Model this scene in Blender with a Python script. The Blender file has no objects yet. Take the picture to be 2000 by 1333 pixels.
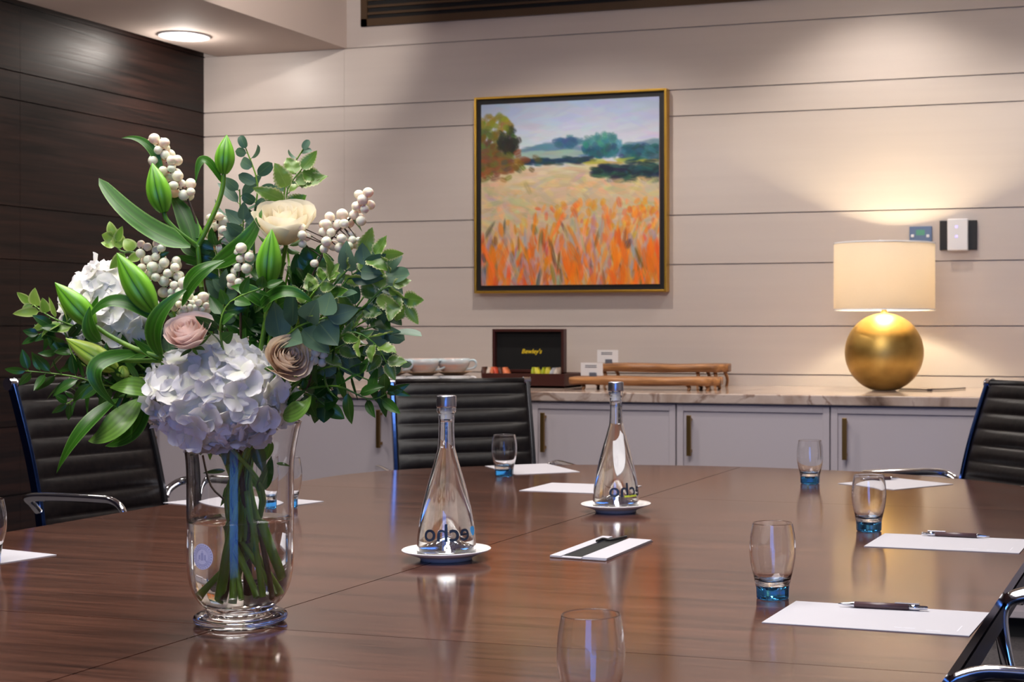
import bpy, bmesh, math, random
import numpy as np
from mathutils import Vector, Matrix
random.seed(7); np.random.seed(7)
C = bpy.context.scene.collection
PI = math.pi
# ------------------------------------------------------------------ camera
F0 = 2950.0; PX0 = 1400.0; HY = 645.0; EYE = 1.15
TH = math.atan(909 / F0); ct, st = math.cos(TH), math.sin(TH)
cam = bpy.data.cameras.new('camera'); camo = bpy.data.objects.new('camera', cam); C.objects.link(camo)
camo.location = (0, 0, EYE); camo.rotation_euler = (PI / 2, 0, TH)
cam.sensor_width = 36; cam.lens = F0 / 2000 * 36
cam.shift_x = (1000 - PX0) / 2000; cam.shift_y = (HY - 666.5) / 2000
cam.clip_start = .05
cam.dof.use_dof = True; cam.dof.focus_distance = 2.35; cam.dof.aperture_fstop = 14
bpy.context.scene.camera = camo
sc = bpy.context.scene
sc.view_settings.view_transform = 'Standard'; sc.view_settings.look = 'None'
sc.view_settings.gamma = 1; sc.view_settings.use_curve_mapping = False
sc.view_settings.exposure = 0.36
sc.cycles.max_bounces = 16; sc.cycles.transmission_bounces = 14; sc.cycles.transparent_max_bounces = 16
sc.cycles.glossy_bounces = 6; sc.cycles.diffuse_bounces = 4
# ------------------------------------------------------------------ world: soft evening sky outside the window
w = bpy.data.worlds.new('world'); sc.world = w; w.use_nodes = True
w.node_tree.nodes['Background'].inputs[0].default_value = (.12, .25, .8, 1)
w.node_tree.nodes['Background'].inputs[1].default_value = 1.0


def lin(r, g, b):
    f = lambda v: ((v / 255 + .055) / 1.055) ** 2.4 if v > 10 else v / 255 / 12.92
    return (f(r), f(g), f(b), 1)


def light(name, typ, loc, energy, color, size=.1, rot=(0, 0, 0), size_y=None, spot=None, blend=.6):
    l = bpy.data.lights.new(name, typ); l.energy = energy; l.color = color
    if typ == 'AREA':
        l.shape = 'RECTANGLE'; l.size = size; l.size_y = size_y or size
    else:
        l.shadow_soft_size = size
    if typ == 'SPOT':
        l.spot_size = spot; l.spot_blend = blend
    o = bpy.data.objects.new(name, l); C.objects.link(o); o.location = loc; o.rotation_euler = rot
    return o


WARM = (1, .91, .83); NEUT = (1, .96, .93)
# unseen soft fill added under the ceiling, and the window behind the camera
light('ceiling_fill_light', 'AREA', (-1.27, 1.8, 2.93), 100, NEUT, 1.4, (0, 0, 0), 3.2)
light('window_light', 'AREA', (.35, -2.46, 1.2), 30, (.07, .28, 1), 1.5, (PI / 2, 0, 0), 2.25)
SOFF = [(-4.47, 6.03), (-4.45, 4.75), (-4.45, 3.4), (-4.45, 2.0)]
for x, y in SOFF:
    light('soffit_downlight', 'POINT', (x, y, 2.475), 4.2, WARM, .05)
    light('soffit_downlight_beam', 'SPOT', (x, y, 2.515), 26, WARM, .06, (0, 0, 0), spot=math.radians(120), blend=.6)
CEIL = [(-2.6, 5.6, 60), (-1.25, 5.98, 42), (-.1, 5.98, 34), (-2.5, 4.5, 40), (-1.0, 4.2, 45), (-2.0, 2.6, 45), (-.5, 2.6, 35), (-1.9, .7, 45)]  # near-wall ones read off the wall light; the rest unseen, added for fill
for x, y, e_ in CEIL:
    light('ceiling_wash_and_fill', 'SPOT', (x, y, 2.93), e_, WARM, .05, (0, 0, 0), spot=math.radians(116 if y > 5.9 else (128 if y > 5 else 105)), blend=.5)

q_ = light('soffit_face_fill', 'SPOT', (-2.8, 4.8, 2.86), 60, WARM, .05, (0, 0, 0), spot=math.radians(48), blend=.6)  # unseen spot added to brighten the side face of the soffit
q_.rotation_euler = (Vector((-3.915, 6.0, 2.72)) - q_.location).to_track_quat('-Z', 'Y').to_euler()

# ------------------------------------------------------------------ projection helpers (photo pixel -> point in the room)
FW = Vector((-st, ct, 0)); RT = Vector((ct, st, 0)); UP = Vector((0, 0, 1)); CAM = Vector((0, 0, EYE))


def at(px, py, Z): return CAM + FW * Z + RT * ((px - PX0) * Z / F0) + UP * ((HY - py) * Z / F0)
def rz(R, Z, z): return FW * Z + RT * R + UP * z
def onz(px, py, z=.74): return at(px, py, F0 * (EYE - z) / (py - HY))


def ony(px, py, Y):
    d = at(px, py, 1) - CAM
    return CAM + d * (Y / d.y)


# ------------------------------------------------------------------ mesh helpers
class MB:
    def __init__(s): s.v = []; s.f = []; s.uv = []; s.col = []

    def add(s, vs, fs, uvs=None):
        o = len(s.v); s.v += [tuple(p) for p in vs]
        s.f += [tuple(i + o for i in f) for f in fs]
        s.uv += list(uvs) if uvs else [(0, 0)] * len(vs)
        return s

    def box(s, a, b, M=None):
        (x0, y0, z0), (x1, y1, z1) = a, b
        vs = [Vector(p) for p in [(x0, y0, z0), (x1, y0, z0), (x1, y1, z0), (x0, y1, z0), (x0, y0, z1), (x1, y0, z1), (x1, y1, z1), (x0, y1, z1)]]
        if M: vs = [M @ p for p in vs]
        return s.add(vs, [(3, 2, 1, 0), (4, 5, 6, 7), (0, 1, 5, 4), (1, 2, 6, 5), (2, 3, 7, 6), (3, 0, 4, 7)])

    def grid(s, rows, closed=False, uvs=None):
        n = len(rows[0]); fs = []
        for i in range(len(rows) - 1):
            for j in range(n if closed else n - 1):
                k = (j + 1) % n
                fs.append((i * n + j, i * n + k, (i + 1) * n + k, (i + 1) * n + j))
        return s.add([p for r in rows for p in r], fs, uvs)

    def tube(s, pts, rad, n=8, cap=True, sub=4, flat=None):
        P = smooth(pts, sub) if sub > 1 else [Vector(p) for p in pts]
        m = len(P)
        if not hasattr(rad, '__len__'): rad = [rad, rad]
        rows = []; up = None
        for i, p in enumerate(P):
            t = (P[min(i + 1, m - 1)] - P[max(i - 1, 0)]).normalized()
            if up is None:
                up = Vector((0, 0, 1)) if abs(t.z) < .9 else Vector((1, 0, 0))
            a = t.cross(up)
            if a.length < 1e-6: a = t.cross(Vector((0, 1, 0)))
            a.normalize(); b = a.cross(t).normalized(); up = b
            q = i / (m - 1) * (len(rad) - 1); k = min(int(q), len(rad) - 2); r = rad[k] + (rad[k + 1] - rad[k]) * (q - k)
            fa, fb = flat or (1, 1)
            rows.append([p + a * math.cos(2 * PI * j / n) * r * fa + b * math.sin(2 * PI * j / n) * r * fb for j in range(n)])
        o = len(s.v); s.grid(rows, True)
        if cap:
            s.f.append(tuple(o + j for j in range(n))); s.f.append(tuple(o + (m - 1) * n + j for j in reversed(range(n))))
        return s

    def lathe(s, prof, n=48, c=(0, 0, 0), lobes=None):
        rows = []; c = Vector(c); uvs = []
        for i, (r, z) in enumerate(prof):
            row = []
            for j in range(n):
                a = 2 * PI * j / n; rr = max(r, 1e-5)
                if lobes: rr *= lobes(i, a)
                row.append(c + Vector((rr * math.cos(a), rr * math.sin(a), z))); uvs.append((j / n, i / max(1, len(prof) - 1)))
            rows.append(row)
        return s.grid(rows, True, uvs)

    def build(s, name, mat, parent=None, smooth_=False, bevel=0, merge=False):
        me = bpy.data.meshes.new(name); me.from_pydata(s.v, [], s.f)
        ul = me.uv_layers.new(name='UVMap')
        idx = np.empty(len(me.loops), dtype=np.int32); me.loops.foreach_get('vertex_index', idx)
        ul.data.foreach_set('uv', np.array(s.uv, dtype=np.float32)[idx].ravel())
        if merge:
            bm = bmesh.new(); bm.from_mesh(me); bmesh.ops.remove_doubles(bm, verts=bm.verts, dist=5e-5)
            bmesh.ops.recalc_face_normals(bm, faces=bm.faces); bm.to_mesh(me); bm.free()
        me.validate()
        if smooth_: me.shade_smooth()
        me.materials.append(mat)
        o = bpy.data.objects.new(name, me); C.objects.link(o)
        if parent: o.parent = parent
        if bevel:
            b = o.modifiers.new('bevel', 'BEVEL'); b.width = bevel; b.segments = 2; b.limit_method = 'ANGLE'
        return o


def smooth(pts, k):
    P = [Vector(p) for p in pts]
    if len(P) < 3:
        return [P[0].lerp(P[-1], i / k) for i in range(k + 1)]
    out = []
    for i in range(len(P) - 1):
        p0 = P[max(i - 1, 0)]; p1 = P[i]; p2 = P[i + 1]; p3 = P[min(i + 2, len(P) - 1)]
        for j in range(k):
            t = j / k
            out.append(.5 * ((2 * p1) + (p2 - p0) * t + (2 * p0 - 5 * p1 + 4 * p2 - p3) * t * t + (3 * p1 - p0 - 3 * p2 + p3) * t ** 3))
    out.append(P[-1]); return out


def thing(name, label, cat, loc=(0, 0, 0), rot=0, group=None):
    o = bpy.data.objects.new(name, None); C.objects.link(o); o.location = loc; o.rotation_euler = (0, 0, rot)
    o.empty_display_size = .05
    return tag(o, label, cat, group)


def tag(o, label, cat, group=None):
    o['label'] = label; o['category'] = cat
    if group: o['group'] = group
    return o


def struct(o): o['kind'] = 'structure'; return o


def dup(root, label, loc=None, rot=None):
    r = root.copy(); C.objects.link(r)
    if loc is not None: r.location = loc
    if rot is not None: r.rotation_euler = (0, 0, rot)
    r['label'] = label
    for ch in list(root.children):
        c = ch.copy(); C.objects.link(c); c.parent = r
        for g in list(ch.children):
            d = g.copy(); C.objects.link(d); d.parent = c
    return r


# ------------------------------------------------------------------ materials
def mat(name, col, rough=.5, metal=0, **kw):
    m = bpy.data.materials.new(name); m.use_nodes = True
    b = m.node_tree.nodes['Principled BSDF']
    b.inputs['Base Color'].default_value = col; b.inputs['Roughness'].default_value = rough; b.inputs['Metallic'].default_value = metal
    for k, v in kw.items():
        b.inputs[k.replace('_', ' ')].default_value = v
    return m


def nd(m, typ, **kw):
    n = m.node_tree.nodes.new(typ)
    for k, v in kw.items():
        if k in n.inputs: n.inputs[k].default_value = v
        else: setattr(n, k, v)
    return n


def lk(m, a, b): m.node_tree.links.new(a, b)


def noise_col(m, c1, c2, scale=(1, 1, 1), ns=5, detail=4, lo=.35, hi=.65, bump=0, coord='Object', dist=0, rough=None):
    """mottle the base colour between two pigments with a stretched noise"""
    b = m.node_tree.nodes['Principled BSDF']
    tc = nd(m, 'ShaderNodeTexCoord'); mp = nd(m, 'ShaderNodeMapping'); mp.inputs['Scale'].default_value = scale
    no = nd(m, 'ShaderNodeTexNoise'); no.inputs['Scale'].default_value = ns; no.inputs['Detail'].default_value = detail
    no.inputs['Distortion'].default_value = dist
    cr = nd(m, 'ShaderNodeValToRGB'); e = cr.color_ramp.elements; e[0].position = lo; e[0].color = c1; e[1].position = hi; e[1].color = c2
    lk(m, tc.outputs[coord], mp.inputs['Vector']); lk(m, mp.outputs[0], no.inputs['Vector']); lk(m, no.outputs[0], cr.inputs[0]); lk(m, cr.outputs[0], b.inputs['Base Color'])
    if bump:
        bp = nd(m, 'ShaderNodeBump'); bp.inputs['Strength'].default_value = bump; bp.inputs['Distance'].default_value = .002
        lk(m, no.outputs[0], bp.inputs['Height']); lk(m, bp.outputs[0], b.inputs['Normal'])
    if rough:
        mr = nd(m, 'ShaderNodeMapRange'); mr.inputs['To Min'].default_value = rough[0]; mr.inputs['To Max'].default_value = rough[1]
        lk(m, no.outputs[0], mr.inputs[0]); lk(m, mr.outputs[0], b.inputs['Roughness'])
    return m


M = {}
M['wall'] = noise_col(mat('wall_paint', (0, 0, 0, 1), .38), (.56, .495, .45, 1), (.575, .51, .463, 1), (.4, 1, 12), 3, 2)
M['plaster'] = mat('plaster', (.55, .46, .41, 1), .8)
M['darkwood'] = noise_col(mat('dark_wall_wood', (0, 0, 0, 1), .33, Specular_IOR_Level=.36), (.003, .001, .0008, 1), (.026, .009, .006, 1), (3, .55, 18), 2.6, 8, .38, .7, bump=.35, dist=.8, rough=(.3, .55))


def wood_table():
    m = mat('table_wood', (0, 0, 0, 1), .13)
    b = m.node_tree.nodes['Principled BSDF']
    tc = nd(m, 'ShaderNodeTexCoord')

    def nz(scale, s, d, dist=0):
        mp = nd(m, 'ShaderNodeMapping'); mp.inputs['Scale'].default_value = scale
        n = nd(m, 'ShaderNodeTexNoise'); n.inputs['Scale'].default_value = s; n.inputs['Detail'].default_value = d; n.inputs['Distortion'].default_value = dist
        lk(m, tc.outputs['Object'], mp.inputs[0]); lk(m, mp.outputs[0], n.inputs['Vector']); return n
    a = nz((1, 14, 4), 1.6, 5, .5); f = nz((7, 160, 30), 2, 4); g = nz((2.5, 50, 8), 2, 3)
    cr = nd(m, 'ShaderNodeValToRGB'); e = cr.color_ramp.elements
    e[0].position = .33; e[0].color = (.014, .0055, .0042, 1); e[1].position = .7; e[1].color = (.13, .053, .034, 1)
    x = nd(m, 'ShaderNodeMix'); x.data_type = 'FLOAT'; x.inputs[0].default_value = .42
    lk(m, a.outputs[0], x.inputs[2]); lk(m, f.outputs[0], x.inputs[3])
    y = nd(m, 'ShaderNodeMix'); y.data_type = 'FLOAT'; y.inputs[0].default_value = .3
    lk(m, x.outputs[0], y.inputs[2]); lk(m, g.outputs[0], y.inputs[3])
    lk(m, y.outputs[0], cr.inputs[0]); lk(m, cr.outputs[0], b.inputs['Base Color'])
    bp = nd(m, 'ShaderNodeBump'); bp.inputs['Strength'].default_value = .045; bp.inputs['Distance'].default_value = .0006
    lk(m, f.outputs[0], bp.inputs['Height']); lk(m, bp.outputs[0], b.inputs['Normal'])
    return m


M['table'] = wood_table()
M['tabledark'] = mat('table_edge', (.012, .007, .012, 1), .35)
M['seam'] = mat('table_seam', (.01, .006, .005, 1), .7)


def marble():
    m = mat('marble', (0, 0, 0, 1), .1); b = m.node_tree.nodes['Principled BSDF']
    tc = nd(m, 'ShaderNodeTexCoord'); n = nd(m, 'ShaderNodeTexNoise'); n.inputs['Scale'].default_value = 3.2; n.inputs['Detail'].default_value = 7; n.inputs['Distortion'].default_value = 1.6
    cr = nd(m, 'ShaderNodeValToRGB'); e = cr.color_ramp.elements
    e[0].position = .33; e[0].color = (.1, .06, .045, 1); e[1].position = .44; e[1].color = (.42, .31, .25, 1)
    k = e.new(.55); k.color = (.55, .44, .38, 1); k = e.new(.58); k.color = (.25, .16, .12, 1); k = e.new(.62); k.color = (.58, .47, .41, 1)
    lk(m, tc.outputs['Object'], n.inputs['Vector']); lk(m, n.outputs[0], cr.inputs[0]); lk(m, cr.outputs[0], b.inputs['Base Color']); return m


M['marble'] = marble()
M['cabinet'] = mat('cabinet_paint', (.52, .465, .49, 1), .45)
M['gap'] = mat('dark_gap', (.01, .01, .01, 1), .8)
M['brass'] = mat('brass', (.33, .2, .07, 1), .35, 1)
M['goldframe'] = mat('gold_leaf', (.62, .37, .06, 1), .38, 1)
M['black'] = mat('black_frame', (.008, .007, .007, 1), .5)
M['leather'] = noise_col(mat('black_leather', (0, 0, 0, 1), .36, Specular_IOR_Level=.2), (.0035, .0025, .003, 1), (.007, .005, .005, 1), (1, 1, 1), 60, 2, bump=.25)
M['chrome'] = mat('chrome', (.72, .73, .78, 1), .08, 1)
M['railreflection'] = mat('chrome_rail_blue_reflection', (.035, .08, .26, 1), .2, 1)  # blue reflection of the window painted into the rail's metal colour
M['darkrail'] = mat('dark_rail', (.05, .05, .055, 1), .25, .8)
M['plastic'] = mat('caster_plastic', (.015, .015, .015, 1), .4)
M['carpet'] = noise_col(mat('carpet', (0, 0, 0, 1), .95), (.05, .045, .05, 1), (.09, .08, .085, 1), (1, 1, 1), 90, 3, bump=.5)
M['glass'] = mat('clear_glass', (1, 1, 1, 1), 0.0, 0, Transmission_Weight=1, IOR=1.46)
M['tumblerglass'] = mat('tumbler_glass', (1, 1, 1, 1), 0.0, 0, Transmission_Weight=1, IOR=1.46)
M['blueglass'] = mat('blue_glass', (.06, .42, .95, 1), 0.02, 0, Transmission_Weight=1, IOR=1.48)
M['water'] = mat('water', (.98, 1, .99, 1), 0.0, 0, Transmission_Weight=1, IOR=1.33)
M['china'] = mat('white_china', (.8, .78, .77, 1), .12)
M['cap'] = mat('brushed_silver', (.5, .5, .56, 1), .28, 1)
M['paper'] = mat('white_paper', (.43, .42, .46, 1), .6)
M['faintink'] = mat('faint_ink', (.55, .55, .6, 1), .6)
M['penbrown'] = mat('pen_barrel', (.075, .04, .045, 1), .35)
M['ink'] = mat('navy_ink', (.01, .02, .045, 1), .4)
M['inkblue'] = mat('light_blue_ink', (.05, .33, .75, 1), .4)
M['inklime'] = mat('lime_ink', (.5, .6, .05, 1), .4)
M['inkgrey'] = mat('grey_ink', (.12, .13, .16, 1), .4)
M['bronze'] = mat('vent_bronze', (.09, .055, .03, 1), .5, .4)
M['white'] = mat('white_plastic', (.8, .8, .82, 1), .35)
M['blueplate'] = mat('blue_grey_panel', (.13, .19, .33, 1), .3, .5)
M['screen'] = mat('green_display', (.08, .3, .22, 1), .3)
M['led'] = mat('led', (.3, .3, 1, 1), .3); M['led'].node_tree.nodes['Principled BSDF'].inputs['Emission Color'].default_value = (.35, .3, 1, 1); M['led'].node_tree.nodes['Principled BSDF'].inputs['Emission Strength'].default_value = 1.5
M['boxwood'] = mat('mahogany', (.05, .013, .01, 1), .3)
M['velvet'] = mat('black_lining', (.004, .004, .004, 1), .9)
M['logo'] = mat('yellow_logo', (.85, .6, .02, 1), .5)
M['oak'] = noise_col(mat('live_edge_wood', (0, 0, 0, 1), .45), (.14, .05, .016, 1), (.5, .23, .08, 1), (2, 8, 20), 3, 5, .3, .7)
M['sticker'] = mat('sticker', (.55, .55, .75, 1), .5)
M['stickerink'] = mat('sticker_ink', (.35, .36, .58, 1), .5)
M['cord'] = mat('cord', (.03, .02, .02, 1), .5)
for nm, c in (('lamp_disc', (1, .95, .88)),):
    m = mat(nm, (*c, 1), .5); b = m.node_tree.nodes['Principled BSDF']; b.inputs['Emission Color'].default_value = (*c, 1); b.inputs['Emission Strength'].default_value = 6; M[nm] = m


def leafy(name, c1, c2, edge=None, vein=.5, rough=.38, trans=.25, lines=0, edgew=.72):
    """leaf: per-leaf pigment variation, lighter midrib, optional pale margin or parallel veins"""
    m = mat(name, c1, rough); T = m.node_tree; b = T.nodes['Principled BSDF']; out = T.nodes['Material Output']
    g = nd(m, 'ShaderNodeNewGeometry'); mx = nd(m, 'ShaderNodeMix'); mx.data_type = 'RGBA'
    mx.inputs[6].default_value = c1; mx.inputs[7].default_value = c2; lk(m, g.outputs['Random Per Island'], mx.inputs[0])
    col = mx.outputs[2]
    uv = nd(m, 'ShaderNodeUVMap'); sp = nd(m, 'ShaderNodeSeparateXYZ'); lk(m, uv.outputs[0], sp.inputs[0])
    d = nd(m, 'ShaderNodeMath'); d.operation = 'SUBTRACT'; lk(m, sp.outputs[0], d.inputs[0]); d.inputs[1].default_value = .5
    ab = nd(m, 'ShaderNodeMath'); ab.operation = 'ABSOLUTE'; lk(m, d.outputs[0], ab.inputs[0])
    if lines:
        w1 = nd(m, 'ShaderNodeMath'); w1.operation = 'MULTIPLY'; lk(m, sp.outputs[0], w1.inputs[0]); w1.inputs[1].default_value = lines * 2 * PI
        w2 = nd(m, 'ShaderNodeMath'); w2.operation = 'SINE'; lk(m, w1.outputs[0], w2.inputs[0])
        w3 = nd(m, 'ShaderNodeMapRange'); w3.inputs['From Min'].default_value = -1; w3.inputs['From Max'].default_value = 1; w3.inputs['To Min'].default_value = .8; w3.inputs['To Max'].default_value = 1.1; lk(m, w2.outputs[0], w3.inputs[0])
        hs = nd(m, 'ShaderNodeHueSaturation'); lk(m, w3.outputs[0], hs.inputs['Value']); lk(m, col, hs.inputs['Color']); col = hs.outputs[0]
    if vein:
        v1 = nd(m, 'ShaderNodeMapRange'); v1.inputs['From Min'].default_value = 0; v1.inputs['From Max'].default_value = .035; v1.inputs['To Min'].default_value = vein; v1.inputs['To Max'].default_value = 0; lk(m, ab.outputs[0], v1.inputs[0])
        m2 = nd(m, 'ShaderNodeMix'); m2.data_type = 'RGBA'; lk(m, v1.outputs[0], m2.inputs[0]); lk(m, col, m2.inputs[6]); m2.inputs[7].default_value = (.3, .42, .12, 1); col = m2.outputs[2]
    if edge:
        no = nd(m, 'ShaderNodeTexNoise'); no.inputs['Scale'].default_value = 180
        ad = nd(m, 'ShaderNodeMath'); ad.operation = 'MULTIPLY_ADD'; lk(m, no.outputs[0], ad.inputs[0]); ad.inputs[1].default_value = .25; lk(m, ab.outputs[0], ad.inputs[2])
        v2 = nd(m, 'ShaderNodeMapRange'); v2.inputs['From Min'].default_value = edgew * .5 + .1; v2.inputs['From Max'].default_value = edgew * .5 + .16; lk(m, ad.outputs[0], v2.inputs[0])
        m3 = nd(m, 'ShaderNodeMix'); m3.data_type = 'RGBA'; lk(m, v2.outputs[0], m3.inputs[0]); lk(m, col, m3.inputs[6]); m3.inputs[7].default_value = edge; col = m3.outputs[2]
    lk(m, col, b.inputs['Base Color'])
    if trans:
        tr = nd(m, 'ShaderNodeBsdfTranslucent'); lk(m, col, tr.inputs[0]); ms = nd(m, 'ShaderNodeMixShader'); ms.inputs[0].default_value = trans
        lk(m, b.outputs[0], ms.inputs[1]); lk(m, tr.outputs[0], ms.inputs[2]); lk(m, ms.outputs[0], out.inputs[0])
    return m


M['lilyleaf'] = leafy('lily_leaf', (.012, .085, .004, 1), (.045, .17, .008, 1), lines=4, vein=.2, edge=(.16, .34, .06, 1), edgew=.9, rough=.36)
M['lilylight'] = leafy('lily_leaf_light', (.09, .25, .02, 1), (.17, .32, .05, 1), lines=5, vein=.3, rough=.35)
M['ruscus'] = leafy('ruscus_leaf', (.008, .05, .006, 1), (.045, .15, .016, 1), vein=.3, rough=.3)
M['euca'] = leafy('eucalyptus_leaf', (.035, .095, .05, 1), (.11, .2, .12, 1), vein=.25, rough=.5)
M['varieg'] = leafy('variegated_leaf', (.06, .17, .015, 1), (.18, .3, .05, 1), edge=(.42, .45, .2, 1), vein=.3, edgew=.78)
M['limeleaf'] = leafy('lime_leaf', (.14, .3, .03, 1), (.25, .4, .06, 1), edge=(.4, .5, .15, 1), vein=.3)
def bud_mat(name, c1, c2):
    m = leafy(name, c1, c1, vein=0, rough=.35, trans=.1)
    T = m.node_tree; uv = nd(m, 'ShaderNodeUVMap'); sp = nd(m, 'ShaderNodeSeparateXYZ'); lk(m, uv.outputs[0], sp.inputs[0])
    a = nd(m, 'ShaderNodeMath', operation='MULTIPLY'); lk(m, sp.outputs[0], a.inputs[0]); a.inputs[1].default_value = 3 * PI
    b_ = nd(m, 'ShaderNodeMath', operation='SINE'); lk(m, a.outputs[0], b_.inputs[0]); c_ = nd(m, 'ShaderNodeMath', operation='ABSOLUTE'); lk(m, b_.outputs[0], c_.inputs[0])
    cr = nd(m, 'ShaderNodeValToRGB'); e = cr.color_ramp.elements; e[0].position = .02; e[0].color = (c1[0] * .25, c1[1] * .35, c1[2] * .5, 1); e[1].position = .16; e[1].color = c1
    k = e.new(.4); k.color = tuple(.5 * (x + y) for x, y in zip(c1, c2)); k = e.new(.75); k.color = (c1[0] * .8, c1[1] * .85, c1[2], 1); k = e.new(.98); k.color = c2
    lk(m, c_.outputs[0], cr.inputs[0])
    for n in T.nodes:
        if n.type == 'BSDF_PRINCIPLED': lk(m, cr.outputs[0], n.inputs['Base Color'])
        if n.type == 'BSDF_TRANSLUCENT': lk(m, cr.outputs[0], n.inputs[0])
    return m


M['bud'] = bud_mat('lily_bud', (.1, .33, .008, 1), (.2, .5, .03, 1))
M['budyellow'] = bud_mat('lily_bud_yellow', (.3, .5, .03, 1), (.55, .68, .12, 1))
M['oldbud'] = leafy('lily_bud', (.12, .36, .01, 1), (.17, .42, .015, 1), vein=0, lines=3, rough=.35, trans=.12)
M['oldbud2'] = leafy('lily_bud_yellow', (.38, .55, .04, 1), (.4, .55, .06, 1), vein=0, lines=3, rough=.35, trans=.12)
M['stem'] = noise_col(mat('green_stem', (0, 0, 0, 1), .4), (.05, .16, .008, 1), (.2, .38, .03, 1), (1, 1, .3), 30, 3)
M['twig'] = noise_col(mat('brown_twig', (0, 0, 0, 1), .6), (.025, .012, .006, 1), (.08, .045, .02, 1), (1, 1, .3), 40, 3)
M['berry'] = noise_col(mat('snowberry', (0, 0, 0, 1), .4, Subsurface_Weight=.3), (.74, .66, .46, 1), (.83, .78, .64, 1), (1, 1, 1), 90, 3)
M['berrytip'] = mat('berry_tip', (.4, .29, .14, 1), .6)


def petal_mat(name, c1, c2, cin=None):
    m = mat(name, c1, .55); b = m.node_tree.nodes['Principled BSDF']; out = m.node_tree.nodes['Material Output']
    g = nd(m, 'ShaderNodeNewGeometry'); mx = nd(m, 'ShaderNodeMix'); mx.data_type = 'RGBA'; mx.inputs[6].default_value = c1; mx.inputs[7].default_value = c2
    lk(m, g.outputs['Random Per Island'], mx.inputs[0]); col = mx.outputs[2]
    if cin:
        uv = nd(m, 'ShaderNodeUVMap'); sp = nd(m, 'ShaderNodeSeparateXYZ'); lk(m, uv.outputs[0], sp.inputs[0])
        r = nd(m, 'ShaderNodeMapRange'); r.inputs['From Min'].default_value = .1; r.inputs['From Max'].default_value = .75; r.inputs['To Min'].default_value = 1; r.inputs['To Max'].default_value = 0
        lk(m, sp.outputs[1], r.inputs[0]); m2 = nd(m, 'ShaderNodeMix'); m2.data_type = 'RGBA'; lk(m, r.outputs[0], m2.inputs[0]); lk(m, col, m2.inputs[6]); m2.inputs[7].default_value = cin; col = m2.outputs[2]
    lk(m, col, b.inputs['Base Color'])
    tr = nd(m, 'ShaderNodeBsdfTranslucent'); lk(m, col, tr.inputs[0]); ms = nd(m, 'ShaderNodeMixShader'); ms.inputs[0].default_value = .3
    lk(m, b.outputs[0], ms.inputs[1]); lk(m, tr.outputs[0], ms.inputs[2]); lk(m, ms.outputs[0], out.inputs[0]); return m


M['hydr'] = petal_mat('hydrangea_petal', (.88, .86, .87, 1), (.96, .93, .89, 1), (.85, .85, .68, 1))
M['rosecream'] = petal_mat('cream_rose_petal', (.85, .78, .6, 1), (.9, .84, .68, 1), (.8, .62, .36, 1))
M['rosepink'] = petal_mat('pink_rose_petal', (.82, .62, .54, 1), (.88, .74, .68, 1), (.75, .42, .33, 1))
M['rosepeach'] = petal_mat('peach_rose_petal', (.84, .68, .5, 1), (.88, .76, .6, 1), (.72, .45, .28, 1))

# ------------------------------------------------------------------ room shell
YB = 6.545; XL = -4.735; XR = 2.2; YN = -2.4; ZC = 2.95
GZ = [0, .1, .45, .74, .95, 1.167, 1.449, 1.675, 2.128, 2.248, 2.531, ZC]


def planks(name, m, horizontal_x, a, b, at_, nrm, splits=()):
    mb = MB(); g = .0028
    cuts = [a] + list(splits) + [b]
    for i in range(len(GZ) - 1):
        for k in range(len(cuts) - 1):
            u0, u1 = cuts[k] + (.0006 if k else 0), cuts[k + 1] - (.0006 if k < len(cuts) - 2 else 0)
            z0, z1 = GZ[i] + g, GZ[i + 1] - g
            if horizontal_x: mb.box((u0, at_, z0), (u1, at_ + .02, z1))
            else: mb.box((at_ - .02, u0, z0), (at_, u1, z1))
    if horizontal_x: mb.box((a, at_ + .012, 0), (b, at_ + .1, ZC))
    else: mb.box((at_ - .1, a, 0), (at_ - .012, b + .1, ZC))
    return struct(mb.build(name, m))


planks('wall_back', M['wall'], True, XL, XR, YB, -1, splits=(-3.93, -.3))
planks('wall_left', M['darkwood'], False, YN, YB, XL, 1, splits=(1.1, 3.2, 5.28))
struct(MB().box((XL - .1, YN, -.05), (XR + .1, YB + .1, 0)).build('floor', M['carpet']))
struct(MB().box((XL - .1, YN - .1, ZC), (XR + .1, YB + .1, ZC + .1)).build('ceiling', M['plaster']))
struct(MB().box((XR, YN, 0), (XR + .1, YB + .1, ZC)).build('wall_right', M['wall']))
# wall behind the camera with a tall narrow window
mb = MB(); x0, x1, z0, z1 = -.4, 1.1, .06, 2.34
mb.box((XL - .1, YN - .1, 0), (x0, YN, ZC)); mb.box((x1, YN - .1, 0), (XR + .1, YN, ZC)); mb.box((x0, YN - .1, 0), (x1, YN, z0)); mb.box((x0, YN - .1, z1), (x1, YN, ZC))
struct(mb.build('wall_front', M['wall']))
mb = MB()
mb.box((x0 - .05, YN, z0 - .05), (x0, YN + .03, z1 + .05)); mb.box((x1, YN, z0 - .05), (x1 + .05, YN + .03, z1 + .05)); mb.box((x0, YN, z1), (x1, YN + .03, z1 + .05)); mb.box((x0, YN, z0 - .05), (x1, YN + .03, z0))
struct(mb.build('window_1', M['white']))
# soffit along the dark wall
SX0, SX1 = -4.655, -3.915
struct(MB().box((SX0, YN + .01, 2.531), (SX1, YB - .001, ZC - .001)).build('ceiling_soffit', M['plaster']))
bpy.data.objects['ceiling_soffit'].name = 'trim_1'
def downlight(x, y, z, label, grp):
    t = thing('downlight', label, 'light', (x, y, z), group=grp)
    MB().lathe([(.112, 0), (.118, -.001), (.12, -.004), (.116, -.007), (.1, -.007), (.1, -.001)], 48).build('rim', M['white'], t, True)
    MB().lathe([(0, -.004), (.1, -.004), (.1, -.002), (0, -.002)], 48).build('diffuser', M['lamp_disc'], t)


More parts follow.
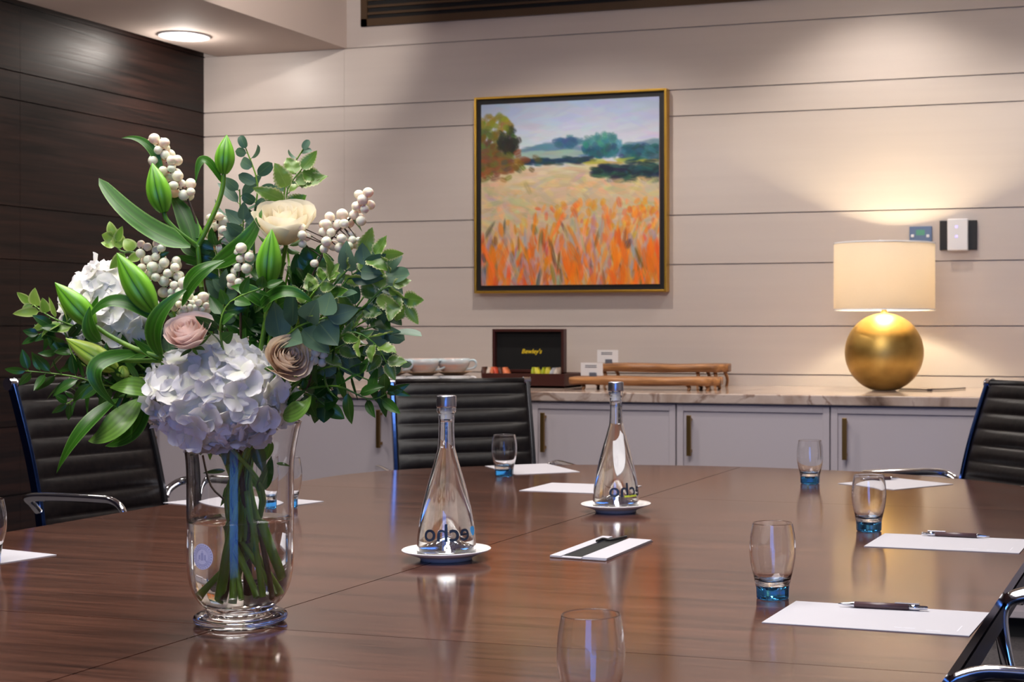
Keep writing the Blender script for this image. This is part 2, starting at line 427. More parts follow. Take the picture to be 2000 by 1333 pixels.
for (x, y), l in zip(SOFF, ['round white lit downlight in the soffit near the dark wall corner', 'second soffit downlight from the corner, above the left chair',
                            'third soffit downlight from the corner', 'soffit downlight farthest from the corner']):
    downlight(x, y, 2.531, l, 'soffit downlights')
for (x, y, e_), l in zip(CEIL, ['ceiling downlight in front of the painting', 'ceiling downlight left of the lamp near the far wall', 'ceiling downlight near the far wall at the right', 'added fill downlight over the middle chair',
                                'added fill downlight over the far right corner of the table', 'added fill downlight over the left middle of the table', 'added fill downlight over the right middle of the table', 'added fill downlight over the near left of the table']):
    downlight(x, y, ZC - .001, l, 'ceiling downlights')
t = thing('fill_light_frame', 'added frame round the unseen ceiling fill light above the table', 'light', (-1.27, 1.8, ZC))  # housing made up for the added fill light
mb = MB(); mb.box((-.74, -1.64, -.03), (-.7, 1.64, 0)); mb.box((.7, -1.64, -.03), (.74, 1.64, 0)); mb.box((-.7, -1.64, -.03), (.7, -1.6, 0)); mb.box((-.7, 1.6, -.03), (.7, 1.64, 0)); mb.build('frame', M['white'], t)

# ------------------------------------------------------------------ vent grille high on the back wall
t = thing('vent_grille', 'long bronze slatted air vent high on the pale back wall', 'vent', (0, 0, 0))
vx0, vx1, vz0, vz1 = -3.83, -1.0, 2.632, 2.85
mb = MB(); y0, y1 = YB - .016, YB
mb.box((vx0, y0, vz0), (vx1, y1, vz0 + .035)); mb.box((vx0, y0, vz1 - .03), (vx1, y1, vz1)); mb.box((vx0, y0, vz0), (vx0 + .035, y1, vz1)); mb.box((vx1 - .035, y0, vz0), (vx1, y1, vz1))
mb.build('frame', M['bronze'], t)
MB().box((vx0 + .03, YB - .003, vz0 + .03), (vx1 - .03, YB, vz1 - .03)).build('backing', M['gap'], t)
for k in range(4):
    z = vz0 + .06 + k * .034
    MB().box((vx0 + .033, y0 + .002, z - .006), (vx1 - .033, y1 - .004, z + .006)).build('slat', M['bronze'], t)

# ------------------------------------------------------------------ conference table
TX = -1.2725; TW = 1.005; YC = 3.695; TB = .65; Y2 = -.1
def outline(d=0, n=40):
    pts = []
    for i in range(n + 1):
        a = PI * i / n; pts.append((TX + (TW - d) * math.cos(a), YC + (TB - d) * math.sin(a)))
    for i in range(n + 1):
        a = PI + PI * i / n; pts.append((TX + (TW - d) * math.cos(a), Y2 + (TB - d) * math.sin(a)))
    return pts


SEAMY = [1.80, 3.482, .12]
def clip(poly, ax, v, keep_less):
    out = []
    for i in range(len(poly)):
        p, q = poly[i], poly[(i + 1) % len(poly)]
        ip = (p[ax] <= v) == keep_less; iq = (q[ax] <= v) == keep_less
        if ip: out.append(p)
        if ip != iq:
            k = (v - p[ax]) / (q[ax] - p[ax]); out.append((p[0] + (q[0] - p[0]) * k, p[1] + (q[1] - p[1]) * k))
    return out


def prism(mb, poly, z0, z1):
    n = len(poly)
    mb.add([(x, y, z0) for x, y in poly] + [(x, y, z1) for x, y in poly],
           [tuple(reversed(range(n))), tuple(range(n, 2 * n))] + [(i, (i + 1) % n, n + (i + 1) % n, n + i) for i in range(n)])


tbl = thing('conference_table', 'large glossy brown wood conference table with a rounded far end', 'table', (TX, 1.8, 0))
g = .0013; ys = [-9] + sorted(SEAMY) + [9]
for k in range(4):
    for s in (0, 1):
        p = outline()
        p = clip(p, 0, TX + .01 - g if s == 0 else TX + .01 + g, s == 0); p = clip(p, 1, ys[k] + g * .7, False); p = clip(p, 1, ys[k + 1] - g * .7, True)
        if len(p) > 2:
            mb = MB(); prism(mb, p, .722, .74); o = mb.build('top_panel', M['table'], None); o.parent = tbl; o.matrix_parent_inverse = tbl.matrix_world.inverted()
            o.location = (0, 0, 0)
def keep(o, t):
    o.parent = t; o.matrix_parent_inverse = Matrix.Translation(-Vector(t.location)); return o
for o in tbl.children: o.matrix_parent_inverse = Matrix.Translation(-Vector(tbl.location))
mb = MB(); prism(mb, outline(.004), .716, .7215); keep(mb.build('underlay', M['seam']), tbl)
mb = MB(); o1, o2 = outline(.0), outline(.03); n = len(o1)
for zz0, zz1 in ((.684, .716),):
    mb.grid([[(x, y, zz0) for x, y in o2], [(x, y, zz0) for x, y in o1], [(x, y, zz1) for x, y in o1], [(x, y, zz1) for x, y in o2], [(x, y, zz0) for x, y in o2]], True)
keep(mb.build('edge_band', M['tabledark']), tbl)
for yy in (.4, 3.2):
    keep(MB().box((TX - .35, yy - .05, .02), (TX + .35, yy + .05, .70)).build('pedestal', M['tabledark'], bevel=.01), tbl)
    keep(MB().box((TX - .45, yy - .2, 0), (TX + .45, yy + .2, .02)).build('foot_plate', M['tabledark'], bevel=.004), tbl)

# ------------------------------------------------------------------ sideboard: carcass, doors, marble top
YF = 5.64; CT = .90; CB = .862
XS0, XS1 = XL + .002, -3.161 + .6235 * 6
DW = .6235; xb = [-3.161 + DW * k for k in range(-3, 7)]
mb = MB(); 
top = thing('countertop', 'long veined beige marble worktop on the pale sideboard', 'countertop')
MB().box((XS0, YF, CB), (XS1, YB - .001, CT)).build('slab', M['marble'], top, bevel=.004)
for k in range(len(xb) - 1):
    a, b = xb[k], min(xb[k + 1], XS1)
    a = max(a, XS0)
    if b - a < .15: continue
    names = {-1: ''}
    c = thing('cabinet', 'x', 'cabinet', (a, 0, 0), group='sideboard cabinets')
    yf = YF + .045
    L = b - a
    MB().box((.001, yf, .08), (L - .001, YB - .002, CB - .001)).build('body', M['cabinet'], c)
    MB().box((.001, yf + .05, 0), (L - .001, YB - .01, .08)).build('plinth', M['gap'], c)
    d = MB(); y0, y1 = yf - .022, yf - .001; u0, u1, v0, v1 = .003, L - .003, .085, CB - .006; s = .026
    d.box((u0, y0, v0), (u0 + s, y1, v1)); d.box((u1 - s, y0, v0), (u1, y1, v1)); d.box((u0 + s, y0, v0), (u1 - s, y1, v0 + s)); d.box((u0 + s, y0, v1 - s), (u1 - s, y1, v1)); d.box((u0 + s, y0 + .009, v0 + s), (u1 - s, y1, v1 - s))
    dd = d.build('door', M['cabinet'], c, bevel=.0012)
    right = abs(a - (-3.161 - DW)) < .01
    hx = L - .062 if right else .062
    h = MB(); hz1, hz0 = .815, .655
    h.box((hx - .009, y0 - .032, hz0), (hx + .009, y0 - .022, hz1)); h.box((hx - .006, y0 - .024, hz0 + .012), (hx + .006, y0 + .001, hz0 + .024)); h.box((hx - .006, y0 - .024, hz1 - .024), (hx + .006, y0 + .001, hz1 - .012))
    h.build('handle', M['brass'], dd, bevel=.0015)
    c['label'] = 'x%d' % k
CABL = {0: 'pale sideboard cabinet in the corner by the dark wall, behind the left chair',
        1: 'pale sideboard cabinet second from the dark wall, seen left of the vase',
        2: 'pale cabinet directly left of the middle chair, brass handle on its right side',
        3: 'pale sideboard cabinet mostly hidden behind the middle black chair',
        4: 'pale cabinet just right of the middle chair, handle on its left side',
        5: 'pale cabinet right of the far water bottle, second from the middle chair',
        6: 'pale cabinet below the gold lamp, third to the right of the middle chair',
        7: 'pale cabinet mostly hidden behind the right-hand black chair',
        8: 'pale cabinet at the right end of the sideboard, past the photo edge'}
for o in list(C.objects):
    if o.get('category') == 'cabinet':
        k = int(o['label'][1:])
        o['label'] = CABL.get(k, 'pale cabinet at the far right end')


# ------------------------------------------------------------------ picture
pic = thing('framed_painting', 'gold and black framed painting of an orange flower meadow on the back wall', 'painting')
py_ = YB; X0, X1, Z0, Z1 = -3.207, -2.243, 1.324, 2.252
yo = YB - .045
mb = MB(); fw = .011
mb.box((X0, yo, Z0), (X0 + fw, py_, Z1)); mb.box((X1 - fw, yo, Z0), (X1, py_, Z1)); mb.box((X0 + fw, yo, Z0), (X1 - fw, py_, Z0 + fw)); mb.box((X0 + fw, yo, Z1 - fw), (X1 - fw, py_, Z1))
mb.build('gold_frame', M['goldframe'], pic, bevel=.002)
MB().box((X0 + fw, yo + .012, Z0 + fw), (X1 - fw, py_ - .001, Z1 - fw)).build('black_inset', M['black'], pic)
cm = .036


def paint(W=230, H=222):
    A = np.zeros((H, W, 3)); yy, xx = np.mgrid[0:H, 0:W]; u = xx / W; v = yy / H          # v down
    rng = np.random.RandomState(3)

    def stroke(cx, cy, L, wd, ang, col, al=.8):
        r = int(max(L, wd) * 1.1) + 2; i0, i1 = max(0, int(cy - r)), min(H, int(cy + r)); j0, j1 = max(0, int(cx - r)), min(W, int(cx + r))
        if i1 <= i0 or j1 <= j0: return
        Y, X = np.mgrid[i0:i1, j0:j1]; dx = X - cx; dy = Y - cy; a = dx * math.cos(ang) + dy * math.sin(ang); b = -dx * math.sin(ang) + dy * math.cos(ang)
        k = np.clip(1.5 - (np.abs(a / L) ** 2.4 + np.abs(b / wd) ** 2) * 1.5, 0, 1) * al
        k = k * (0.75 + .25 * np.sin(b * 2.1 + cx))
        A[i0:i1, j0:j1] = A[i0:i1, j0:j1] * (1 - k[..., None]) + np.array(col) * k[..., None]
    J = lambda c, s=14: [x + rng.normal(0, s) for x in c]
    top = np.array([165, 183, 210.]); bot = np.array([208, 214, 222.])
    A[:] = top + (bot - top) * np.clip(v / .25, 0, 1)[..., None]
    for _ in range(260):
        y = rng.uniform(0, .27) * H; stroke(rng.uniform(0, W), y, rng.uniform(8, 26), rng.uniform(2, 6), rng.normal(0, .25), J([165 + 150 * y / H, 182 + 110 * y / H, 212 + 30 * y / H], 8), .5)
    m = v > .36
    A[m] = (np.array([212, 196, 155.]) + (v[m] - .36)[:, None] * np.array([-20, -70, -20.]))
    for _ in range(120):   # far blue hills
        x = rng.uniform(.2, 1) * W; stroke(x, (.255 + .03 * rng.rand() + .02 * math.sin(x * .05)) * H, 12, 4, rng.normal(0, .15), J([95, 130, 160], 12), .6)
    for _ in range(60): stroke(rng.uniform(.2, .55) * W, rng.uniform(.27, .31) * H, 14, 3, 0, J([150, 175, 165], 10), .6)
    for _ in range(60): stroke(rng.normal(.5, .035) * W, rng.normal(.225, .012) * H, 6, 4, rng.normal(0, .3), J([60, 100, 130], 12), .6)
    for _ in range(110):   # teal tree right of centre
        a = rng.uniform(0, 2 * PI); r = math.sqrt(rng.rand()); stroke((.68 + .1 * r * math.cos(a)) * W, (.25 + .06 * r * math.sin(a)) * H, rng.uniform(4, 8), 4, rng.uniform(0, 3), J([70, 130, 135] if math.sin(a) < 0 else [35, 90, 105], 14), .7)
    for _ in range(150):   # right woods
        x = rng.uniform(.8, 1.02); stroke(x * W, rng.uniform(.26, .36) * H, rng.uniform(4, 9), 3.5, rng.uniform(-.6, .6), J([30, 85, 95] if rng.rand() < .6 else [60, 120, 125], 14), .7)
    for _ in range(90): stroke(rng.uniform(.26, .62) * W, rng.normal(.325, .008) * H, rng.uniform(5, 12), 2.5, rng.normal(0, .1), J([30, 60, 80], 12), .8)
    for _ in range(40): stroke(rng.uniform(.6, 1) * W, rng.normal(.345, .008) * H, rng.uniform(5, 12), 2.2, rng.normal(0, .1), J([170, 165, 60], 14), .7)
    for _ in range(160): stroke(rng.uniform(.2, 1) * W, rng.uniform(.35, .48) * H, rng.uniform(8, 22), 3, rng.normal(0, .12), J([222, 204, 170] if rng.rand() < .7 else [208, 180, 135], 10), .55)
    for _ in range(40): stroke(rng.uniform(.74, .98) * W, rng.normal(.43, .01) * H, rng.uniform(6, 14), 3, rng.normal(0, .15), J([55, 75, 60], 12), .7)
    for _ in range(190):   # left tree
        a = rng.uniform(0, 2 * PI); r = math.sqrt(rng.rand()); x = .07 + .12 * r * math.cos(a); y = .18 + .12 * r * math.sin(a)
        c = [135, 130, 45] if y < .14 else ([60, 62, 35] if x > .1 else [105, 95, 40])
        stroke(x * W, y * H, rng.uniform(4, 8), 4, rng.uniform(0, 3), J(c, 16), .8)
    for _ in range(70): stroke(rng.normal(.15, .025) * W, rng.normal(.23, .02) * H, 5, 4, rng.uniform(0, 3), J([32, 36, 28], 8), .8)
    for _ in range(190): stroke(max(0, rng.normal(.09, .08)) * W, rng.normal(.33, .03) * H, rng.uniform(4, 9), 4, rng.uniform(-.5, .8), J([125, 85, 40] if rng.rand() < .6 else [95, 90, 45], 16), .75)
    for _ in range(420):   # pale field
        y = rng.uniform(.42, .72); stroke(rng.uniform(0, 1) * W, y * H, rng.uniform(6, 15), rng.uniform(2, 5), rng.normal(.2, .5), J([[205, 188, 140], [220, 203, 160], [180, 172, 125], [226, 190, 130], [190, 182, 165]][rng.randint(5)], 12), .55)
    for _ in range(150): stroke(rng.uniform(.64, 1.02) * W, (.39 + rng.normal(0, .016)) * H, rng.uniform(5, 13), 3, rng.normal(0, .2), J([18, 38, 55] if rng.rand() < .7 else [40, 90, 80], 10), .8)
    for _ in range(170): stroke(rng.beta(2.2, 1) * W, rng.uniform(.55, .72) * H, rng.uniform(3, 8), rng.uniform(2, 4.5), PI / 2 + rng.normal(0, .5), J([[235, 150, 40], [240, 165, 60], [225, 120, 50]][rng.randint(3)], 14), .7)
    for _ in range(900):   # orange and red strokes in the foreground
        y = .66 + .36 * rng.rand() ** .8; k = (y - .66) / .36
        if rng.rand() > .35 + .9 * k: continue
        P = [[246, 125, 25], [248, 145, 30], [232, 95, 35], [220, 110, 75], [185, 160, 155], [172, 155, 160], [222, 185, 135], [120, 100, 50], [90, 75, 70]]
        q = np.array([.12 + .1 * k, .1 + .08 * k, .07 + .05 * k, .08, .2, .2, .24 * (1 - .6 * k), .08, .04]); q /= q.sum()
        stroke(rng.uniform(0, 1) * W, y * H, rng.uniform(7, 20), rng.uniform(1.6, 4.5), PI / 2 + rng.normal(0, .28), J(P[rng.choice(9, p=q)], 14), .8)
    for cx in (.54, .76, .95, .07):
        for _ in range(9): stroke((cx + rng.normal(0, .03)) * W, rng.uniform(.8, 1) * H, rng.uniform(12, 24), rng.uniform(3, 6), PI / 2 + rng.normal(0, .25), J([245, 120, 15], 10), .85)
    return np.clip(A, 0, 255) / 255


A = paint(); H_, W_ = A.shape[:2]; A = np.where(A > .04045, ((A + .055) / 1.055) ** 2.4, A / 12.92)
cx0, cx1, cz0, cz1 = X0 + cm, X1 - cm, Z0 + cm, Z1 - cm; yc = yo + .004
vs = [(cx0 + (cx1 - cx0) * j / (W_ - 1), yc, cz1 + (cz0 - cz1) * i / (H_ - 1)) for i in range(H_) for j in range(W_)]
fs = [(i * W_ + j, (i + 1) * W_ + j, (i + 1) * W_ + j + 1, i * W_ + j + 1) for i in range(H_ - 1) for j in range(W_ - 1)]
n0 = len(vs); vs += [(cx0, yc + .02, cz0), (cx1, yc + .02, cz0), (cx1, yc + .02, cz1), (cx0, yc + .02, cz1)]
c0, c1, c2, c3 = (H_ - 1) * W_, H_ * W_ - 1, W_ - 1, 0
fs += [(c0, n0, n0 + 1, c1), (c1, n0 + 1, n0 + 2, c2), (c2, n0 + 2, n0 + 3, c3), (c3, n0 + 3, n0, c0)]
mcan = mat('oil_paint', (1, 1, 1, 1), .45); an = nd(mcan, 'ShaderNodeAttribute'); an.attribute_name = 'Paint'; lk(mcan, an.outputs['Color'], mcan.node_tree.nodes['Principled BSDF'].inputs['Base Color'])
mb = MB(); mb.add(vs, fs); can = mb.build('canvas', mcan, pic)
ca = can.data.color_attributes.new('Paint', 'FLOAT_COLOR', 'POINT'); cols = np.ones((len(vs), 4), dtype=np.float32); cols[:n0, :3] = A.reshape(-1, 3)
ca.data.foreach_set('color', cols.ravel())


# ------------------------------------------------------------------ text helper
def text_mesh(s, size, italic=0, bold=0):
    cu = bpy.data.curves.new('t', 'FONT'); cu.body = s; cu.size = size; cu.align_x = 'CENTER'; cu.align_y = 'CENTER'; cu.shear = italic; cu.offset = bold; cu.resolution_u = 4
    o = bpy.data.objects.new('t', cu); C.objects.link(o); dg = bpy.context.evaluated_depsgraph_get(); dg.update()
    me = bpy.data.meshes.new_from_object(o.evaluated_get(dg)); vs = [v.co.copy() for v in me.vertices]; fs = [tuple(p.vertices) for p in me.polygons]
    bpy.data.objects.remove(o); bpy.data.curves.remove(cu); return vs, fs


# ------------------------------------------------------------------ table lamp
Zl = 6.25; lb = at(1727, 763, Zl); lb = Vector((lb.x, lb.y, CT))
lamp = thing('table_lamp', 'gold ball table lamp with a lit cream drum shade on the sideboard', 'lamp', lb)
k = Zl / F0; R = 77 * k; cz = R * .965
prof = [(0, 0)] + [(R * math.cos(a), cz + R * math.sin(a)) for a in np.linspace(math.asin(-cz / R * .99), PI / 2 - .13, 40)]
mg = noise_col(mat('aged_gold', (0, 0, 0, 1), .3, 1), (.42, .26, .07, 1), (.62, .42, .13, 1), (1, 1, 1), 6, 5, .35, .65, rough=(.38, .5))
MB().lathe(prof, 64).build('ball_base', mg, lamp, True)
MB().lathe([(R * .13, cz + R * .97), (R * .1, cz + R * 1.0), (R * .07, cz + R * 1.06), (R * .07, cz + R * 1.25), (0, cz + R * 1.25)], 24).build('neck', M['brass'], lamp, True)
zs0 = EYE - (606 - HY) * k - CT; zs1 = EYE - (477 - HY) * k - CT; r0 = 98.5 * k; r1 = 98.5 * k
ms = mat('shade_linen', (.9, .8, .66, 1), .9); T = ms.node_tree; b = T.nodes['Principled BSDF']
tr = nd(ms, 'ShaderNodeBsdfTranslucent'); tr.inputs[0].default_value = (.52, .455, .37, 1); mx = nd(ms, 'ShaderNodeMixShader'); mx.inputs[0].default_value = .5
lk(ms, b.outputs[0], mx.inputs[1]); lk(ms, tr.outputs[0], mx.inputs[2]); lk(ms, mx.outputs[0], T.nodes['Material Output'].inputs[0])
b.inputs['Emission Color'].default_value = (1, .8, .56, 1); b.inputs['Emission Strength'].default_value = .12
wv = nd(ms, 'ShaderNodeTexNoise'); wv.inputs['Scale'].default_value = 140; wm = nd(ms, 'ShaderNodeMapRange'); wm.inputs['To Min'].default_value = .4; wm.inputs['To Max'].default_value = .6; lk(ms, wv.outputs[0], wm.inputs[0]); lk(ms, wm.outputs[0], mx.inputs[0])
sh = MB().lathe([(r0, zs0), (r1, zs1), (r1 - .0015, zs1), (r0 - .0015, zs0), (r0, zs0)], 72).build('lamp_shade', ms, lamp, True)
mb = MB()
for z, r in ((zs0, r0), (zs1, r1)): mb.lathe([(r + .001, z - .002), (r + .001, z + .004), (r - .003, z + .004), (r - .003, z - .002), (r + .001, z - .002)], 72)
mb.build('shade_trim', M['china'], sh, True)
mbulb = mat('bulb', (1, .9, .7, 1)); bb = mbulb.node_tree.nodes['Principled BSDF']; bb.inputs['Emission Color'].default_value = (1, .8, .5, 1); bb.inputs['Emission Strength'].default_value = 12
zb = zs0 + .10
MB().lathe([(0, zb - .05), (.012, zb - .05), (.013, zb - .03), (.026, zb - .005), (.03, zb + .015), (.02, zb + .038), (0, zb + .045)], 24).build('bulb', mbulb, lamp, True)
light('lamp_bulb_light', 'POINT', lb + Vector((0, 0, zb + .02)), 50, (1, .84, .56), .035)
mb = MB(); c = lb
mb.tube([c + Vector((.05, .06, .004)), c + Vector((.14, .03, .004)), c + Vector((.2, -.02, .004)), c + Vector((.17, .06, .004)), c + Vector((.24, .1, .004)), c + Vector((.3, .25, .004))], .003, 6)
tag(mb.build('lamp_cord', M['cord'], None, True), 'thin dark lamp cord coiled on the marble beside the gold lamp', 'cord')

# ------------------------------------------------------------------ wall controls
def wbox(px0, py0, px1, py1, th, name, m, parent, yoff=0, bev=.002):
    a = ony(px0, py1, YB - th); b2 = ony(px1, py0, YB - th)
    return MB().box((a.x, YB - th - yoff, a.z), (b2.x, YB - yoff, b2.z)).build(name, m, parent, bevel=bev)


t = thing('thermostat', 'small blue-grey thermostat panel on the wall just above the lamp shade', 'thermostat')
wbox(1776, 442, 1820, 484, .012, 'panel', M['blueplate'], t)
wbox(1789, 449, 1806, 460, .0135, 'display', M['screen'], t, bev=0)
for px in (1782, 1812): wbox(px - 3, 458, px + 3, 464, .015, 'button', M['white'], t)
t = thing('access_sensor', 'white upright sensor unit on a black plate on the wall right of the lamp', 'sensor')
wbox(1835, 430, 1908, 489, .014, 'back_plate', M['black'], t)
wbox(1850, 427, 1890, 490, .035, 'cover', M['white'], t, bev=.004)
for py in (443, 462): wbox(1866, py - 2, 1870, py + 2, .0362, 'indicator_light', M['led'], t, bev=0)

# ------------------------------------------------------------------ tumblers
def tumbler():
    t = thing('tumbler', 'x', 'glass', group='blue based tumblers')
    o = [(.0262, .0205), (.0292, .034), (.0325, .048), (.0348, .062), (.0355, .074), (.0350, .086), (.0336, .099), (.0312, .112), (.0308, .1148)]
    i = [(.0302, .1152), (.0296, .1145), (.0300, .112), (.0324, .099), (.0338, .086), (.0343, .074), (.0335, .062), (.0309, .048), (.0268, .034), (.021, .027), (.01, .0235), (0, .023)]
    def fine(p): return [tuple(q)[:2] for q in [(v.x, v.y) for v in smooth([(a, b2, 0) for a, b2 in p], 3)]]
    MB().lathe([(0, .0205)] + fine(o) + fine(i), 48).build('bowl', M['tumblerglass'], t, True, merge=True)
    lob = lambda k, a: 1 - .035 * (abs(math.cos(4 * a)) ** 2) * (1 if k in (3, 4, 5) else 0)
    MB().lathe([(0, .001), (.012, .0035), (.0235, .0005), (.0255, .002), (.0258, .008), (.0260, .015), (.0262, .0200), (.02, .0200), (.012, .0145), (0, .0135)], 48, lobes=lob).build('base', M['blueglass'], t, False, merge=True)
    return t


GL = [(1509, 1169, 'blue based tumbler at the corner of the nearest paper sheet on the right'),
      (1697, 1038, 'blue based tumbler beside the second right-hand sheet, over the lamp reflection'),
      (1582, 945, 'blue based tumbler at the far table end, right of the farther bottle'),
      (985, 930, 'clear tumbler with blue base in front of the middle black chair'),
      (1154, 1417, 'clear tumbler cut off by the bottom edge, nearest of all the glasses'),
      (-30, 1105, 'tumbler cut off by the left photo edge, beside a paper corner'),
      (559, 992, 'clear tumbler with blue base half hidden behind the flower vase')]
g0 = tumbler()
for n_, (x, y, l) in enumerate(GL):
    p = onz(x, y); p.z = .7402
    if n_ == 0: g0.location = p; g0['label'] = l; g0.rotation_euler.z = .3
    else: dup(g0, l, p, .3 + n_)

# ------------------------------------------------------------------ bottles on plates
def plate():
    t = tag(MB().lathe([(0, .003), (.042, .003), (.0425, 0), (.046, 0), (.0465, .004), (.060, .0095), (.074, .0145), (.0787, .0172), (.079, .0185), (.0782, .0192), (.070, .0165), (.058, .0115), (.050, .0085), (.046, .0072), (0, .007)], 72).build('side_plate', M['china'], None, True), 'x', 'plate', 'white plates under the bottles')
    return t


def bottle():
    t = thing('water_bottle', 'x', 'bottle', group='water bottles')
    k = 2.70 / F0
    P = [(56.0, 0), (56.8, 6), (57, 20), (55, 50), (49.7, 81), (43, 112), (35, 143), (26, 174), (19, 200), (16.6, 212), (15, 244), (15, 262), (15.6, 268), (15.2, 276), (17.6, 279), (18.6, 282), (18.6, 288)]
    o = [(r * k, h * k) for r, h in P]
    so = [(v.x, v.y) for v in smooth([(a, b2, 0) for a, b2 in o], 4)]
    th = .003
    si = [(max(r - th, .002), z) for r, z in so if z > .006]
    punt = [(.0, .030), (.006, .0292), (.016, .024), (.030, .014), (.042, .006), (.0475, .0015), (.050, 0)]
    puntin = [(.047, .0065), (.042, .0095), (.030, .018), (.016, .0275), (.006, .0335), (0, .034)]
    prof = [(0, .030)] + punt[1:] + so + [(so[-1][0] - th, so[-1][1])] + list(reversed(si)) + puntin
    MB().lathe(prof, 64).build('bottle_glass', M['glass'], t, True, merge=True)
    # water filling, a hair inside the glass
    wl = 262 * k
    wi = [(r - .00015, z) for r, z in si if z < wl]
    MB().lathe([(0, .0343)] + [(r * .998, z + .0004) for r, z in reversed(puntin[:-1])] + wi + [(wi[-1][0], wl), (0, wl)], 64).build('water', M['water'], t, True, merge=True)
    c = MB().lathe([(0, 300 * k), (.0, 312 * k), (.014, 312 * k), (.0169, 311 * k), (.0174, 309 * k), (.0176, 291 * k), (.0172, 289 * k), (.0120, 289 * k), (.0120, 300 * k), (0, 300 * k)], 48)
    cc = c.build('cap', M['cap'], t, True); 
    MB().lathe([(.0110, 266 * k), (.0110, 288.5 * k), (0, 288.5 * k)], 32).build('stopper', M['white'], cc, True)
    return t, o, k


def wrap_text(vs, fs, R0, z0, phi0, mirror=True, out=.0006, prof=None):
    """lay flat lettering around the bottle wall; mirrored because it is read from behind"""
    res = []
    for v in vs:
        z = z0 + v.y; R = R0
        if prof:
            for i in range(len(prof) - 1):
                if prof[i][1] <= z <= prof[i + 1][1]:
                    q = (z - prof[i][1]) / (prof[i + 1][1] - prof[i][1]); R = prof[i][0] + (prof[i + 1][0] - prof[i][0]) * q; break
        a = phi0 + (-v.x if mirror else v.x) / R0
        res.append(((R + out) * math.cos(a), (R + out) * math.sin(a), z))
    return res, fs


def decal(t, prof, phi, variant):
    so = [(v.x, v.y) for v in smooth([(a, b2, 0) for a, b2 in prof], 4)]
    if variant == 1:
        items = [('echo', .043, .044, .012, 'ink', .02, 'lettering'), ('HOTEL', .0105, .027, .0, 'inkgrey', .05, 'small_lettering')]
    else:
        items = [('echo', .043, .044, -.004, 'ink', .55, 'lettering'), ('HOTEL', .0105, .029, .0, 'inkgrey', -.45, 'small_lettering')]
    for s, size, z, b_, m, da, nm in items:
        vs, fs = text_mesh(s, size, bold=.0006 if m == 'ink' else 0)
        v2, f2 = wrap_text(vs, fs, .049, z, phi + da, prof=so); MB().add(v2, f2).build(nm, M[m], t)
    # blue heart-like drop / lime bar
    mb = MB()
    if variant == 1:
        vs = [Vector((math.cos(a) * .0075 * (1 + .35 * math.sin(a)), math.sin(a) * .0085, 0)) for a in np.linspace(0, 2 * PI, 25)[:-1]]
        v2, f2 = wrap_text(vs, [tuple(range(24))], .049, .045, phi + 1.12, prof=so, mirror=False); mb.add(v2, f2).build('blue_mark', M['inkblue'], t)
    else:
        g_ = [[Vector((x, y, 0)) for x in np.linspace(-.017, .017, 9)] for y in (-.002, .002)]
        vs = g_[0] + g_[1]; v2, f2 = wrap_text(vs, [(i, i + 1, i + 10, i + 9) for i in range(8)], .049, .0315, phi + .72, prof=so); mb.add(v2, f2).build('lime_mark', M['inklime'], t)


b0, bprof, bk = bottle()
b1 = dup(b0, 'y')
p0_ = plate()
for n_, (x, y, bt, l, pl) in enumerate([(872, 1093, b0, 'nearer water bottle, in front of the middle chair, dark lettering and a blue mark', 'white plate under the nearer water bottle, straddling the table seam'),
                                        (1203, 1000, b1, 'farther water bottle with a lime green stripe under its dark lettering', 'white plate under the farther water bottle')]):
    p = onz(x, y)
    q = p0_ if n_ == 0 else p0_.copy()
    if n_: C.objects.link(q)
    q.location = (p.x, p.y, .7402); q['label'] = pl
    bt.location = (p.x, p.y, .7478); bt['label'] = l
    decal(bt, bprof, math.atan2(-p.y, -p.x), n_ + 1)


# ------------------------------------------------------------------ papers, pens, cable port
def quad_slab(name, pts, th, m, z=.7402):
    mb = MB(); prism(mb, [(p.x, p.y) for p in pts], z, z + th); return mb.build(name, m)


def sheet(c, u, wd, ln, label, marks=False):
    """c centre, u long axis direction"""
    u = Vector(u).normalized(); v = Vector((-u.y, u.x, 0)); c = Vector(c)
    P = [c - u * ln / 2 - v * wd / 2, c + u * ln / 2 - v * wd / 2, c + u * ln / 2 + v * wd / 2, c - u * ln / 2 + v * wd / 2]
    t = thing('paper_sheet', label, 'paper', (c.x, c.y, .7402), math.atan2(u.y, u.x), 'blank notepaper at each place')
    mb = MB(); mb.box((-ln / 2, -wd / 2, 0), (ln / 2, wd / 2, .0012)); mb.build('sheet', M['paper'], t)
    if marks:
        mb = MB()
        for i, (a, b2, w1, h1) in enumerate([(.32, -.40, .02, .004), (.2, -.36, .018, .004), (.15, -.36, .012, .004), (.43, -.25, .002, .04)]):
            mb.box((a * ln - w1 / 2, b2 * wd - h1 / 2, .0012), (a * ln + w1 / 2, b2 * wd + h1 / 2, .00135))
        mb.build('faint_print', M['faintink'], t)
    return t


sheet(((-.558 - .27) / 2, 2.119, 0), (1, -.03, 0), .176, .29, 'white notepaper with a pen, nearest sheet on the right side of the table', True)
sheet((-.428, 2.902, 0), (1, -.02, 0), .19, .29, 'white notepaper with a pen, second sheet on the right side, cut by the photo edge', True)
def sheet4(pts, label):
    P = [onz(*p) for p in pts]; c = sum(P, Vector()) / 4; u = (P[1] - P[0]) + (P[2] - P[3]); w_ = ((P[3] - P[0]).length + (P[2] - P[1]).length) / 2
    sheet(c, (u.x, u.y, 0), w_, u.length / 2, label)


